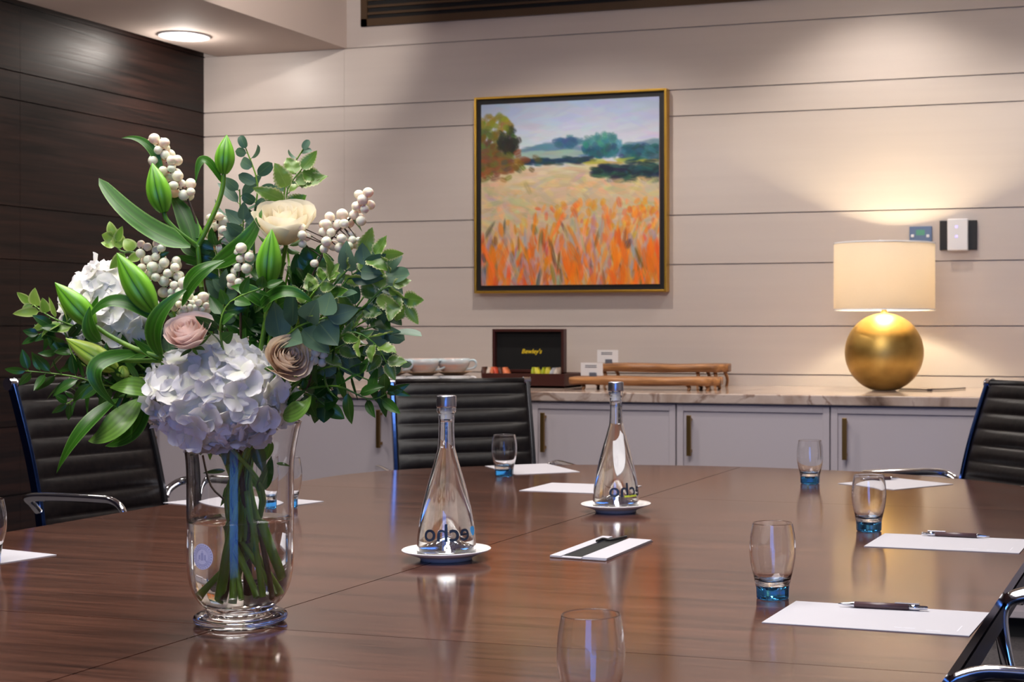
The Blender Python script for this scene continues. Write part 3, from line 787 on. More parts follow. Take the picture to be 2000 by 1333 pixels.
sheet4([(1620, 944.6), (1738, 955), (1871, 949.5), (1768, 936)], 'white notepaper with a pen in front of the right-hand chair at the far corner')
sheet4([(942, 910), (1007, 927.5), (1132, 923.5), (1073, 908)], 'white notepaper at the far end behind the tumbler in front of the middle chair')
sheet4([(1022, 960), (1200, 966), (1251, 950), (1070, 944)], 'white notepaper lying partly behind the farther water bottle')
sheet4([(331, 984), (500, 1000), (624, 980), (450, 966)], 'white notepaper half hidden behind the vase, near the left-hand chair')
sheet4([(-110, 1092), (5, 1104), (99, 1084.6), (-10, 1073)], 'white notepaper corner at the left edge beside a cut-off tumbler')


def pen(a, b2, z, label, flip=False):
    a = Vector(a); b2 = Vector(b2); L = (b2 - a).length; u = (b2 - a).normalized()
    t = thing('ballpoint_pen', label, 'pen', (a.x, a.y, z + .0048), math.atan2(u.y, u.x), 'brown and silver pens')
    def lx(pr, nm, m, n=16):
        mb = MB(); rows = [[Vector((x, r * math.cos(2 * PI * j / n), r * math.sin(2 * PI * j / n))) for j in range(n)] for x, r in pr]; mb.grid(rows, True)
        return mb.build(nm, m, t, True)
    lx([(0, .0004), (.001, .0011), (.010, .0024), (.024, .0044), (.0245, .0046), (.0245, 0)], 'tip', M['chrome'])
    lx([(.0245, 0), (.0246, .0047), (L - .028, .0047), (L - .0279, 0)], 'barrel', M['penbrown'])
    lx([(L - .028, 0), (L - .028, .0045), (L - .012, .0045), (L - .0118, .003), (L - .001, .003), (L, .002), (L, 0)], 'button', M['chrome'])
    MB().box((L - .048, -.0018, .0046), (L - .012, .0018, .0066)).build('clip', M['chrome'], t, bevel=.0006)
    return t


zp = .7414
pen(onz(1637, 1186, zp), onz(1812, 1195, zp), zp, 'brown and silver pen on the nearest sheet of notepaper')
pen(onz(1933, 1053, zp), onz(1800, 1047, zp), zp, 'brown and silver pen on the second right-hand sheet')
pen(onz(1757, 938, zp), onz(1668, 938.5, zp), zp, 'brown pen on the far sheet in front of the right-hand chair')

Pc = [onz(*p) for p in [(1074, 1090), (1182, 1097.7), (1275.5, 1058.4), (1177, 1051.6)]]
cp = thing('cable_port', 'flat white framed cable port with a dark slot set on the table seam side', 'table port', (0, 0, 0))
def cpb(u0, u1, v0, v1, z0, z1, nm, m):
    f = lambda u, v: (Pc[0].lerp(Pc[1], u)).lerp(Pc[3].lerp(Pc[2], u), v)
    P = [f(u0, v0), f(u1, v0), f(u1, v1), f(u0, v1)]; mb = MB(); prism(mb, [(p.x, p.y) for p in P], z0, z1); return mb.build(nm, m, cp)
cpb(0, 1, 0, 1, .7402, .7415, 'base_plate', M['cap'])
cpb(.0, .2, .0, 1, .7415, .7446, 'side_rim', M['paper']); cpb(.56, 1, .03, .97, .7415, .7446, 'side_rim', M['paper'])
cpb(.2, .56, 0, .05, .7415, .743, 'end_rim', M['paper'])
cpb(.2, .56, .05, .97, .7415, .7428, 'slot', M['velvet'])
a = Pc[3].lerp(Pc[2], .2); b2 = Pc[3].lerp(Pc[2], .5); dn = (Pc[0] - Pc[3])
mb = MB(); mb.tube([Vector((p.x, p.y, .747)) for p in (a + dn * .32, a + dn * .2, a.lerp(b2, .6) + dn * .22, b2 + dn * .03)], .0028, 8)
mb.build('cable_clip', M['black'], cp, True)

# ------------------------------------------------------------------ things on the sideboard
def ct(px, py): return onz(px, py, CT)
# cups and saucers in stacks
mcup = mat('pale_glaze', (0, 0, 0, 1), .2); noise_col(mcup, (.72, .42, .32, 1), (.5, .62, .66, 1), (1, 1, 6), 8, 3, .3, .6)
mrim = mat('tan_glaze', (.42, .25, .13, 1), .3)
def cup(p, rot, label, top=True):
    t = thing('coffee_cup', label, 'cup', p, rot, 'stacked cups on the sideboard')
    r = .056
    MB().lathe([(0, .001), (.03, .0), (.032, .003), (.045, .014), (r - .001, .034), (r, .052), (r - .0025, .0525), (r - .004, .034), (.04, .016), (.02, .008), (0, .007)], 40).build('bowl', mcup if top else M['china'], t, True)
    mb = MB(); mb.tube([(r - .006, 0, .044), (r + .014, 0, .046), (r + .022, 0, .034), (r + .014, 0, .02), (r - .014, 0, .014)], .004, 8); mb.build('handle', mcup if top else M['china'], t, True)
    t.scale = (1.2, 1.2, 1.2); return t
def saucer(p, label):
    return tag(_saucer(p), label, 'saucer', 'stacked saucers on the sideboard')
def _saucer(p):
    o = MB().lathe([(0, .002), (.04, 0), (.042, .002), (.066, .011), (.076, .014), (.0765, .0155), (.066, .0135), (.042, .0055), (0, .005)], 48).build('saucer', mrim, None, True); o.location = p; return o
Zc_ = 6.2
for n_, (px, nm, rt) in enumerate([(762, 'left', .2), (826, 'middle', .3), (886, 'right', .3)]):
    q = at(px, 757, Zc_ + (n_ - 1) * .05); q.z = CT
    ex = ['leftmost stack, beside the flowers', 'middle stack behind the chair', 'rightmost stack, nearest the tea chest'][n_]
    cup(q, rt, 'white cup at the bottom of the ' + ex, False)
    saucer(q + Vector((0, 0, .0636)), 'tan saucer in the ' + ex)
    cup(q + Vector((0, 0, .0695)), rt, 'pale glazed coffee cup on top of the ' + ex)

# tea chest
Yb_ = 6.12; L0 = ony(968, 700, 6.20); R0 = ony(1107, 700, 6.20)
tc = thing('tea_chest', 'dark wooden tea chest with its lid open and yellow lettering inside', 'box')
bx0, bx1 = ony(942, 740, 5.98).x, ony(1102, 740, 5.98).x
def cb(a, b2, nm, m, par=tc, bev=.002): return MB().box(a, b2).build(nm, m, par, bevel=bev)
mb = MB(); bz0, bz1 = CT + .001, CT + .062; wq = .012
mb.box((bx0, 5.98, bz0), (bx1, 5.992, bz1)); mb.box((bx0, 6.19, bz0), (bx1, 6.20, bz1)); mb.box((bx0, 5.992, bz0), (bx0 + wq, 6.19, bz1)); mb.box((bx1 - wq, 5.992, bz0), (bx1, 6.19, bz1)); mb.box((bx0, 5.98, bz0), (bx1, 6.2, bz0 + .01))
mb.build('chest_body', M['boxwood'], tc, bevel=.001)
lz0 = CT + .062; lz1 = ony(1040, 643, 6.20).z
lx0, lx1 = L0.x, R0.x
mb = MB(); y0, y1 = 6.165, 6.2
mb.box((lx0, y0, lz0), (lx0 + wq, y1, lz1)); mb.box((lx1 - wq, y0, lz0), (lx1, y1, lz1)); mb.box((lx0 + wq, y0, lz1 - wq), (lx1 - wq, y1, lz1)); mb.box((lx0 + wq, y0, lz0), (lx1 - wq, y1, lz0 + wq)); mb.box((lx0 + wq, y1 - .008, lz0 + wq), (lx1 - wq, y1, lz1 - wq))
lid = mb.build('lid', M['boxwood'], tc, bevel=.001)
MB().box((lx0 + wq, y1 - .012, lz0 + wq), (lx1 - wq, y1 - .008, lz1 - wq)).build('lid_lining', M['velvet'], lid)
vs, fs = text_mesh("Bewley's", .028, italic=.3, bold=.0006); c_ = ony(1038, 687, y1 - .0125)
MB().add([(c_.x + v.x, y1 - .0128, c_.z + v.y) for v in vs], fs).build('lid_lettering', M['logo'], lid)
cols_ = {'red': (.6, .07, .03, 1), 'orange': (.75, .2, .08, 1), 'lime': (.4, .45, .02, 1), 'yellow': (.62, .55, .05, 1), 'cream': (.7, .6, .5, 1), 'grey': (.5, .5, .52, 1), 'brown': (.08, .03, .02, 1)}
mc = {k_: mat('sachet_' + k_, v, .4) for k_, v in cols_.items()}
sach = [(950, 'brown', 'in the left end'), (959, 'cream', 'second from the left end'), (966, 'orange', 'third from the left end'), (974, 'red', 'left of the middle'), (984, 'brown', 'between red and orange ones in the left part'), (993, 'orange', 'nearest the chest middle'),
        (1045, 'lime', 'in the right half, first of the row'), (1054, 'yellow', 'second in the right half'), (1063, 'lime', 'in the middle of the right half'), (1072, 'yellow', 'near the right end'), (1081, 'grey', 'near the right end'), (1089, 'cream', 'at the right end')]
for i, (px, cn, wh) in enumerate(sach):
    X = ony(px, 730, 6.08).x
    o = MB(); rows = []
    Mx = Matrix.Translation((X, 6.07, CT + .052)) @ Matrix.Rotation(random.uniform(-.35, .35), 4, 'Y') @ Matrix.Rotation(.2 * random.random(), 4, 'Z')
    for z, h in ((-.038, .001), (-.034, .0012), (-.02, .0055), (0, .0075), (.02, .0055), (.032, .0012), (.036, .001)):
        rows.append([Mx @ Vector((h, -.028, z)), Mx @ Vector((h * 1.3, 0, z)), Mx @ Vector((h, .028, z)), Mx @ Vector((-h, .028, z)), Mx @ Vector((-h * 1.3, 0, z)), Mx @ Vector((-h, -.028, z))])
    o.grid(rows, True); tag(o.build('tea_sachet', mc[cn], None, True), '%s tea sachet %s of the tea chest' % (cn, wh if not wh.startswith('nearest') else wh + ', left part'), 'tea bag', 'tea sachets in the chest')

# live-edge boards
def board(name, label, xa, xb_, y, z0, th, legs, depth=.24):
    t = thing(name, label, 'serving board')
    mb = MB(); n = 26; rows = []
    rng = random.Random(len(label))
    for i in range(n + 1):
        q = i / n; x = xa + (xb_ - xa) * q; e = min(1, (q * (1 - q)) ** .5 * 5); f_ = .006 * math.sin(q * 17 + th * 90) + .004 * rng.random()
        yy0 = y - depth / 2 * e - f_; yy1 = y + depth / 2 * e; t0 = z0 + .004 * math.sin(q * 9) * .4
        rows.append([(x, yy0 + .006, t0 + .003), (x, yy0 - .004, t0 + th * .5), (x, yy0, t0 + th - .003), (x, yy0 + .005, t0 + th), (x, yy1, t0 + th), (x, yy1, t0), (x, yy0 + .012, t0)])
    mb.grid(rows, True); o = len(mb.v) - 7; mb.f.append(tuple(range(7))); mb.f.append(tuple(reversed(range(o, o + 7))))
    mb.build('plank', M['oak'], t, True)
    for lx in legs:
        for s in (-1, 1):
            mb = MB(); mb.tube([(lx, y + s * depth * .3, z0 + .004), (lx + .01, y + s * depth * .34, (z0 + CT) / 2), (lx + .004, y + s * depth * .36, CT)], [.009, .007, .006], 8); mb.build('leg', M['oak'], t, True)
    return t
yb = 5.97
xa, xb_ = ony(1121, 743, yb).x, ony(1408, 743, yb).x
def zat(py, Y): return ony(1270, py, Y).z
board('wooden_riser', 'low live-edge wooden riser on short legs, front one of two', xa, xb_, yb, zat(752, yb), zat(737, yb) - zat(752, yb), [xa + .07, xb_ - .12, xb_ - .04])
yb2 = 6.31; xa2, xb2 = ony(1180, 716, yb2).x, ony(1423, 716, yb2).x
board('wooden_riser', 'taller live-edge wooden riser standing behind the low one', xa2, xb2, yb2, zat(726, yb2), zat(711, yb2) - zat(726, yb2), [xa2 + .03, xb2 - .12, xb2 - .04], .24)
def card(px, py0, py1, Y, label, wpx=43):
    a = ony(px - wpx / 2, py1, Y); b2 = ony(px + wpx / 2, py0, Y)
    t = thing('place_card', label, 'card')
    MB().box((a.x, Y - .001, a.z), (b2.x, Y, b2.z)).build('card', M['china'], t)
    mb = MB(); h = b2.z - a.z; w1 = b2.x - a.x
    for r_ in range(2): mb.box((a.x + w1 * .2, Y - .0015, b2.z - h * (.25 + .13 * r_)), (a.x + w1 * .72, Y - .001, b2.z - h * (.19 + .13 * r_)))
    mb.build('printed_lines', M['inkgrey'], t)
    mb = MB(); mb.box((a.x + w1 * .40, Y - .008, a.z - .012), (a.x + w1 * .72, Y + .008, a.z + h * .25)); mb.build('clip_holder', M['inkgrey'], t, bevel=.002)
zt = zat(737, yb)
card(1156, 709, 734, yb - .02, 'small white printed card in a grey clip on the front wooden riser')
card(1187, 684, 708, yb2 - .02, 'small white printed card in a grey clip on the rear, taller riser', 41)


# ------------------------------------------------------------------ chairs
def chair():
    t = thing('office_chair', 'x', 'chair', group='black ribbed leather chairs')
    prof = [(.235, .425), (.225, .458), (.10, .462), (-.06, .448), (-.16, .452), (-.215, .495), (-.24, .58), (-.262, .70), (-.295, .82), (-.335, .93), (-.365, 1.005)]
    P = smooth([(0, y, z) for y, z in prof], 24)
    S = [0]
    for i in range(1, len(P)): S.append(S[-1] + (P[i] - P[i - 1]).length)
    tot = S[-1]; n = 260; path = []
    j = 0
    for i in range(n + 1):
        s = tot * i / n
        while j < len(S) - 2 and S[j + 1] < s: j += 1
        q = (s - S[j]) / max(1e-9, S[j + 1] - S[j]); path.append((P[j].lerp(P[j + 1], q), s))
    rows = []; hw = .212; xs = [-1, -.985, -.93, -.7, -.35, 0, .35, .7, .93, .985, 1]
    for i, (p, s) in enumerate(path):
        tng = (path[min(i + 1, n)][0] - path[max(i - 1, 0)][0]).normalized(); nr = Vector((0, -tng.z, tng.y))   # toward the sitter
        if nr.z < 0 and abs(nr.z) > abs(nr.y): nr = -nr
        ph = (tot - s) / .0505; b_ = abs(math.sin(PI * ph)) ** .55
        end = min(1, s / .01, (tot - s) / .01)
        row = []
        for u in xs: row.append(p + Vector((u * hw, 0, 0)) + nr * (.006 + .013 * b_ * (1 - abs(u) ** 8)) * end)
        for u in reversed(xs): row.append(p + Vector((u * hw, 0, 0)) - nr * (.006 + .008 * b_ * (1 - abs(u) ** 8)) * end)
        rows.append(row)
    mb = MB(); mb.grid(rows, True); mb.build('sling_seat', M['leather'], t, True)
    sidep = [p for p, s in path[::6]]
    for sx in (-1, 1):
        mb = MB(); rr = []
        for i, p in enumerate(sidep):
            tng = (sidep[min(i + 1, len(sidep) - 1)] - sidep[max(i - 1, 0)]).normalized(); nr = Vector((0, -tng.z, tng.y)); x0 = sx * .214; x1 = sx * .226
            rr.append([p + Vector((x0, 0, 0)) + nr * .012, p + Vector((x1, 0, 0)) + nr * .012, p + Vector((x1, 0, 0)) - nr * .014, p + Vector((x0, 0, 0)) - nr * .014])
        mb.grid(rr, True); rail = mb.build('side_rail', M['railreflection'] if sx > 0 else M['darkrail'], t, bevel=.002)
        q = sidep[-1] + Vector((0, -.004, .004)); mb = MB(); mb.tube([q + Vector((sx * .208, 0, 0)), q + Vector((sx * .231, 0, 0))], .0145, 20, sub=1); mb.build('rail_cap', M['chrome'], rail, False, bevel=.002)
        # arm loop
        mb = MB(); X = sx * .276
        mb.tube([(sx * .226, -.255, .69), (sx * .245, -.255, .71), (X, -.235, .728), (X, -.16, .735), (X, .0, .738), (X, .065, .735), (X, .10, .712), (sx * .255, .095, .65), (sx * .235, .06, .52), (sx * .226, .05, .462)], .011, 14, sub=6, flat=(1.25, .8)); mb.build('armrest', M['chrome'], t, True)
    mb = MB(); q = sidep[-1] + Vector((0, -.004, .004)); mb.tube([q + Vector((-.21, 0, 0)), q + Vector((.21, 0, 0))], .013, 16, sub=1); mb.build('top_bar', M['leather'], t, True)
    for y, z in ((.14, .435), (-.12, .42), (-.275, .6)):
        mb = MB(); mb.tube([(-.216, y, z), (0, y - .01, z - .02), (.216, y, z)], .010, 10); mb.build('stretcher', M['chrome'], t, True)
    mb = MB(); mb.tube([(0, 0, .12), (0, 0, .3)], .03, 20, sub=1); mb.tube([(0, 0, .29), (0, 0, .415)], .018, 16, sub=1); mb.build('column', M['chrome'], t, False, bevel=.002)
    mb = MB(); mb.box((-.09, -.13, .395), (.09, .15, .42)); mb.build('tilt_plate', M['plastic'], t, bevel=.006)
    for k in range(5):
        a = 2 * PI * k / 5 + .3; d = Vector((math.cos(a), math.sin(a), 0)); mb = MB(); mb.tube([d * .02 + Vector((0, 0, .125)), d * .16 + Vector((0, 0, .10)), d * .3 + Vector((0, 0, .078))], [.022, .016, .012], 10); lg = mb.build('leg', M['chrome'], t, True)
        n_ = Vector((-d.y, d.x, 0)); mb = MB()
        for s in (-1, 1): mb.tube([d * .3 + n_ * s * .012 + Vector((0, 0, .029)), d * .3 + n_ * s * .024 + Vector((0, 0, .029))], .0285, 16, sub=1)
        mb.tube([d * .3 + Vector((0, 0, .03)), d * .3 + Vector((0, 0, .078))], .008, 8, sub=1); mb.build('caster', M['plastic'], lg, False)
    return t


def place(t, R, Z, fr, fz, off=-.29):
    """back-rest mid point at (R right of, Z ahead of) the camera axis; facing (fr, fz)"""
    d = (RT * fr + FW * fz).normalized(); b_ = RT * R + FW * Z; o = b_ - d * off
    t.location = (o.x, o.y, 0); t.rotation_euler = (0, 0, math.atan2(d.y, d.x) - PI / 2)


ch = chair(); ch['label'] = 'black ribbed leather chair at the far end of the table, middle of the three backs'
place(ch, (905 - PX0) * 4.9 / F0, 4.92, .34, -.94); ch.scale = (1.02, 1, .976)
c2 = dup(ch, 'black ribbed leather chair on the left, half behind flowers, with painted blue rail reflection')
place(c2, -1.625, 3.95, .88, -.47); c2.scale = (.88, 1, 1.012)
c3 = dup(ch, 'black ribbed leather chair at the far right corner, its back cut by the photo edge')
place(c3, .87, 4.36, -.875, -.485); c3.scale = (1, 1, .985)
c4 = dup(ch, 'nearest chair at the lower right corner, only its chrome arms showing')
c4.location = (-.17, 2.12, 0); c4.scale = (1.05, 1, 1); c4.rotation_euler = (0, 0, PI / 2)
# the near chair's and others' rails are one shared mesh; same chair model

# ------------------------------------------------------------------ vase
ZV = 2.114; VS = ZV / F0
vb = onz(470, 1217); VX, VY = vb.x, vb.y
vase = thing('flower_vase', 'tall clear glass footed vase holding water and the flower stems', 'vase', (VX, VY, .7402))
def s2(p, k=4): return [(v.x, v.y) for v in smooth([(a, b_, 0) for a, b_ in p], k)]
U = VS
outer = [(60 * U, 26 * U), (66 * U, 33 * U), (78 * U, 44 * U), (90 * U, 64 * U), (97 * U, 90 * U), (100 * U, 125 * U), (100.5 * U, 200 * U), (100.5 * U, 280 * U), (102 * U, 320 * U), (106 * U, 350 * U), (112 * U, 380 * U), (115.5 * U, 392 * U)]
so = s2(outer); tw = .0028
si = [(r - tw, z) for r, z in so if z > 36 * U]
foot = [(0, .004), (.02, .003), (.05, .0008), (.058, .001), (.0625, .005), (.0635, .009), (.062, .013), (.055, .0165), (.047, .0175), (.0425, .0182)]
inn = list(reversed(si)) + [(.045, .0275), (.03, .0235), (0, .0225)]
MB().lathe(foot + so + [(so[-1][0] - tw * .4, so[-1][1] + .001), (so[-1][0] - tw, so[-1][1])] + inn, 96).build('vase_glass', M['glass'], vase, True, merge=True)
wl = .74 + 0.0; wz = EYE - (1013 - HY) * ZV / F0 - .7402
wi = [(r - .0002, z) for r, z in si if z < wz]
MB().lathe([(0, .0229), (.03, .0239), (.0448, .0279)] + wi + [(wi[-1][0], wz), (0, wz)], 96).build('water', M['water'], vase, True, merge=True)
# round sticker
phi = math.atan2(-VY, -VX) - .76; Rv = 100.5 * U; zc_ = EYE - (1085 - HY) * (ZV - .05) / F0 - .7402
vs = []; fs = []; n = 32
rings = [0, .006, .012, .0178]
def onvase(x, y, out): a = phi + x / Rv; return ((Rv + out) * math.cos(a), (Rv + out) * math.sin(a), zc_ + y)
mb = MB(); rows = [[onvase(r * math.cos(2 * PI * j / n), r * math.sin(2 * PI * j / n), .0004) for j in range(n)] for r in rings]; mb.grid(rows, True); stk = mb.build('round_sticker', M['sticker'], vase)
mb = MB()
for r in (.0125, .0105):
    mb.grid([[onvase(rr * math.cos(2 * PI * j / n), rr * math.sin(2 * PI * j / n), .0006) for j in range(n)] for rr in (r, r + .0006)], True)
for k_ in range(26):
    a = 2 * PI * k_ / 26; 
    q = [(.0143, a - .06), (.0143, a + .05), (.0165, a + .05), (.0165, a - .06)]
    mb.add([onvase(r * math.cos(b_), r * math.sin(b_), .0006) for r, b_ in q], [(0, 1, 2, 3)])
for (x, y, w_, h_) in [(-.005, -.001, .003, .006), (0, 0, .004, .010), (.005, -.001, .003, .007), (0, -.0055, .016, .0012), (0, .006, .001, .004)]:
    mb.add([onvase(x + sx * w_ / 2, y + sy * h_ / 2, .0006) for sx, sy in ((-1, -1), (1, -1), (1, 1), (-1, 1))], [(0, 1, 2, 3)])
mb.build('sticker_print', M['stickerink'], stk)


# ================================================================== bouquet
def V(px, py, d=0): return at(px, py, ZV + d)
VC = Vector((VX, VY, 0)); BASEZ = .7402
rnd = random.Random(11)
def rv(s=1): return Vector((rnd.gauss(0, s), rnd.gauss(0, s), rnd.gauss(0, s)))


PROF = {'lance': lambda t: math.sin(PI * t ** .75) ** .85 * (1 - .15 * t), 'lily': lambda t: min(1, (t * 5 + .15)) * math.sqrt(max(0, 1 - t ** 2.6)) if t < 1 else 0,
        'round': lambda t: math.sqrt(max(0, 1 - (2 * t - 1) ** 2)), 'ovate': lambda t: math.sin(PI * t ** .62) ** .8,
        'petal': lambda t: (min(1, .32 + 1.0 * math.sin(PI * min(t, .93) ** .9)))}


def leaf(mb, p0, p1, wd, shape='lance', arch=None, facing=None, fold=.25, n=9, serr=0, ruffle=0, twist=0):
    p0, p1 = Vector(p0), Vector(p1); ax = p1 - p0; L = ax.length
    if L < 1e-5: return
    f_ = Vector(facing) if facing is not None else (-FW + rv(.5))
    a1 = ax.normalized(); f_ = f_ - a1 * f_.dot(a1)
    if f_.length < 1e-4: f_ = a1.orthogonal()
    f_.normalize(); arch = Vector(arch) if arch is not None else f_ * (L * rnd.uniform(-.12, .14))
    if serr: n = max(n, 17)
    cen = [p0 + ax * t + arch * (4 * t * (1 - t)) for t in [i / n for i in range(n + 1)]]
    rows = []; uvs = []; us = (-1, -.55, 0, .55, 1)
    for i in range(n + 1):
        t = i / n; tg = (cen[min(i + 1, n)] - cen[max(i - 1, 0)]).normalized(); nn = f_ - tg * f_.dot(tg); nn.normalize()
        if twist: nn = Matrix.Rotation(twist * (t - .3), 3, tg) @ nn
        sd = tg.cross(nn); hw = wd * PROF[shape](t)
        row = []
        for u in us:
            h = hw * (1 + (serr * (1 if i % 2 else -1) if abs(u) == 1 else 0))
            row.append(cen[i] + sd * (u * h) + nn * (fold * abs(u) * h + ruffle * wd * math.sin(t * 14 + u * 2) * abs(u))); uvs.append((u / 2 + .5, t))
        rows.append(row)
    mb.grid(rows, False, uvs)


def bud(mb, p0, p1, r, n=24, m=16):
    p0, p1 = Vector(p0), Vector(p1); ax = (p1 - p0); a1 = ax.normalized(); s = a1.orthogonal().normalized(); q = a1.cross(s); rows = []; uvs = []
    # one groove turned to the viewer
    f_ = -FW - a1 * (-FW).dot(a1); f_.normalize(); ph = math.atan2(f_.dot(q), f_.dot(s))
    for i in range(m + 1):
        t = i / m; pr = (math.sin(PI * min(1, (t * .92 + .08)) ** .85)) ** .92 if 0 < t < 1 else (.35 if t == 0 else .02)
        row = []
        for j in range(n + 1):
            a = 2 * PI * j / n; rr = r * pr * (1 - .17 * (abs(math.cos(1.5 * a)) ** 6) * min(1, 4 * (1 - t)))
            a2 = a + ph + .12; row.append(p0 + ax * t + (s * math.cos(a2) + q * math.sin(a2)) * rr); uvs.append((j / n, t))
        rows.append(row)
    mb.grid(rows, False, uvs)


SLOT = [0]
def to_vase(p, r_neck=.05):
    """stem route from a flower point down the vase neck into the water"""
    k = SLOT[0]; SLOT[0] += 1
    a = k * 2.39996; rr = .012 + .03 * ((k * .618) % 1)
    mid = VC + Vector((math.cos(a) * rr * .8, math.sin(a) * rr * .8, BASEZ + .17))
    neck = VC + (Vector((p.x, p.y, 0)) - VC).normalized() * min(.045, (Vector((p.x, p.y, 0)) - VC).length * .35) + Vector((0, 0, BASEZ + .262))
    a2 = a + 2.6; r2 = .018 + .03 * ((k * .37) % 1)
    bot = VC + Vector((math.cos(a2) * r2, math.sin(a2) * r2, BASEZ + .036 + r2 * .25))
    return [Vector(p), Vector(p).lerp(neck, .55) + Vector((0, 0, .012)), neck, mid, bot]


def to_bundle(p):
    q = to_vase(p); SLOT[0] += 0
    k = SLOT[0]; a = k * 2.4; c = VC + Vector((math.cos(a) * .012, math.sin(a) * .012, BASEZ + .165))
    return [q[0], q[1], q[2].lerp(VC + Vector((0, 0, BASEZ + .262)), .35), c, c + Vector((.004 * math.sin(a), 0, -.035 - .02 * ((k * .37) % 1)))]


def stem(p, m, par, r=.0028, rt=None):
    mb = MB(); mb.tube(to_vase(Vector(p)), [r * .7, r, r * 1.15, r * 1.2], 8, sub=6); return mb.build('stem', m, par, True)


BP = (0, 0, 0)
def flower(name, label, cat, group=None): return thing(name, label, cat, (VX, VY, BASEZ), 0, group)
def fix(t):
    for c in t.children: c.matrix_parent_inverse = Matrix.Translation(-Vector(t.location))


# ---- lilies
def lily(label, stems, buds, leaves, root, matl='lilyleaf', light_leaves=()):
    t = flower('lily_stem', label, 'flower', 'green lily stems in bud')
    mb = MB(); mb.tube(to_vase(V(*root)), [.0033, .0036, .0038, .004], 10, sub=6)
    for s_ in stems: mb.tube([V(*p) for p in s_], [.0036, .003], 10)
    mb.build('stem', M['stem'], t, True)
    for b_ in buds:
        mb = MB(); bud(mb, V(*b_[0]), V(*b_[1]), b_[2] * VS); mb.build('bud', M[b_[3] if len(b_) > 3 else 'bud'], t, True, merge=False)
    for l_ in leaves:
        a, b_, hw = l_[:3]; ar = l_[3] if len(l_) > 3 else None; kw = l_[4] if len(l_) > 4 else {}
        arch = None
        if ar is not None:
            mid = V(*ar); arch = (mid - (V(*a) + V(*b_)) / 2)
        m_ = kw.pop('m', matl); mb = MB(); leaf(mb, V(*a), V(*b_), hw * VS, kw.pop('shape', 'lance'), arch, kw.pop('facing', -FW + UP * .5 + RT * rnd.uniform(-.3, .3)), n=16, fold=kw.pop('fold', .22), **kw)
        mb.build('leaf', M[m_], t, True)
    fix(t); return t


lily('tallest lily stem with two green buds and a long leaf reaching left above the bouquet',
     [[(393, 560, -.02), (388, 500, -.03), (386, 478, -.03)], [(386, 480, -.03), (402, 450, -.03), (425, 400, -.03), (435, 365, -.03), (437, 338, -.03)], [(387, 482, -.03), (350, 455, -.045), (326, 430, -.05), (320, 413, -.05)]],
     [((437, 340, -.03), (443, 263, -.03), 19), ((320, 415, -.05), (297, 318, -.055), 23), ((394, 478, -.01), (356, 408, .0), 15)],
     [((372, 482, -.05), (193, 348, -.07), 25, (270, 432, -.07), dict(facing=-FW * .8 + UP * .9 + RT * .2, shape='lily')),
      ((318, 345, -.03), (237, 270, -.03), 9, (288, 283, -.03)), ((378, 480, -.03), (328, 372, -.01), 20, (362, 425, -.02)),
      ((436, 362, -.03), (382, 360, -.05), 10, (398, 312, -.04)), ((385, 500, -.02), (350, 470, 0), 14), ((366, 590, -.07), (438, 508, -.09), 15, (378, 538, -.1))], (393, 560, -.02))
lily('lily stem on the left, two green buds and one yellow-green bud over white hydrangea',
     [[(322, 740, -.06), (317, 700, -.08), (300, 640, -.09), (300, 608, -.09)], [(317, 700, -.08), (260, 680, -.085), (212, 655, -.08), (182, 634, -.08)], [(317, 705, -.08), (260, 705, -.07), (215, 703, -.07)]],
     [((300, 608, -.09), (228, 494, -.10), 26), ((184, 636, -.08), (107, 552, -.09), 23), ((228, 722, -.07), (128, 661, -.085), 22, 'budyellow')],
     [((317, 700, -.08), (372, 560, -.10), 20, (306, 628, -.11)), ((355, 600, -.09), (440, 510, -.10), 10, (388, 546, -.11)),
      ((304, 628, -.09), (168, 632, -.1), 14, (225, 588, -.1)), ((196, 668, -.09), (176, 598, -.1), 17, (176, 640, -.1)), ((176, 610, -.07), (192, 577, -.08), 8),
      ((272, 690, -.08), (232, 799, -.1), 17, (186, 722, -.12), dict(facing=-FW + UP * .2)), ((317, 705, -.08), (258, 660, -.1), 9)], (322, 740, -.06))
lily('lily stem in the centre with one upright green bud below the cream rose',
     [[(520, 620, -.04), (523, 580, -.07), (523, 556, -.08)]], [((522, 558, -.085), (531, 448, -.09), 24)],
     [((408, 520, -.03), (512, 408, -.04), 21, (475, 478, -.05), dict(shape='lance')), ((498, 612, -.08), (618, 598, -.09), 14, (555, 570, -.1)), ((520, 600, -.08), (450, 560, -.08), 16, (486, 570, -.09)),
      ((560, 590, -.06), (612, 618, -.1), 9, None, dict(m='varieg')), ((515, 610, -.06), (545, 560, -.08), 12)], (520, 620, -.04))
lily('drooping lily leaves hanging low on the left below the hydrangeas',
     [[(300, 770, -.05), (270, 772, -.06), (225, 775, -.06)]], [((238, 735, -.06), (240, 715, -.07), 14, 'budyellow')],
     [((232, 778, -.07), (110, 926, -.1), 17, (160, 842, -.11), dict(facing=-FW + UP * .2 - RT * .4)), ((272, 778, -.06), (172, 862, -.08), 27, (222, 836, -.1), dict(m='lilylight', facing=-FW + UP * .4)),
      ((282, 780, -.05), (205, 872, -.06), 22, (262, 842, -.07)), ((300, 765, -.07), (214, 757, -.08), 20, (255, 755, -.1), dict(m='lilylight', facing=-FW + UP * .5)), ((250, 700, -.05), (300, 690, -.06), 9)], (300, 770, -.05))
lily('lily leaves at the lower right beside the peach rose, over the vase rim',
     [[(560, 800, -.02), (575, 770, -.04)]], [], [((552, 812, -.06), (608, 772, -.07), 20, (585, 800, -.09), dict(m='lilylight')), ((560, 790, -.04), (600, 762, -.06), 10), ((470, 690, 0), (480, 640, -.02), 14)], (560, 800, -.02))


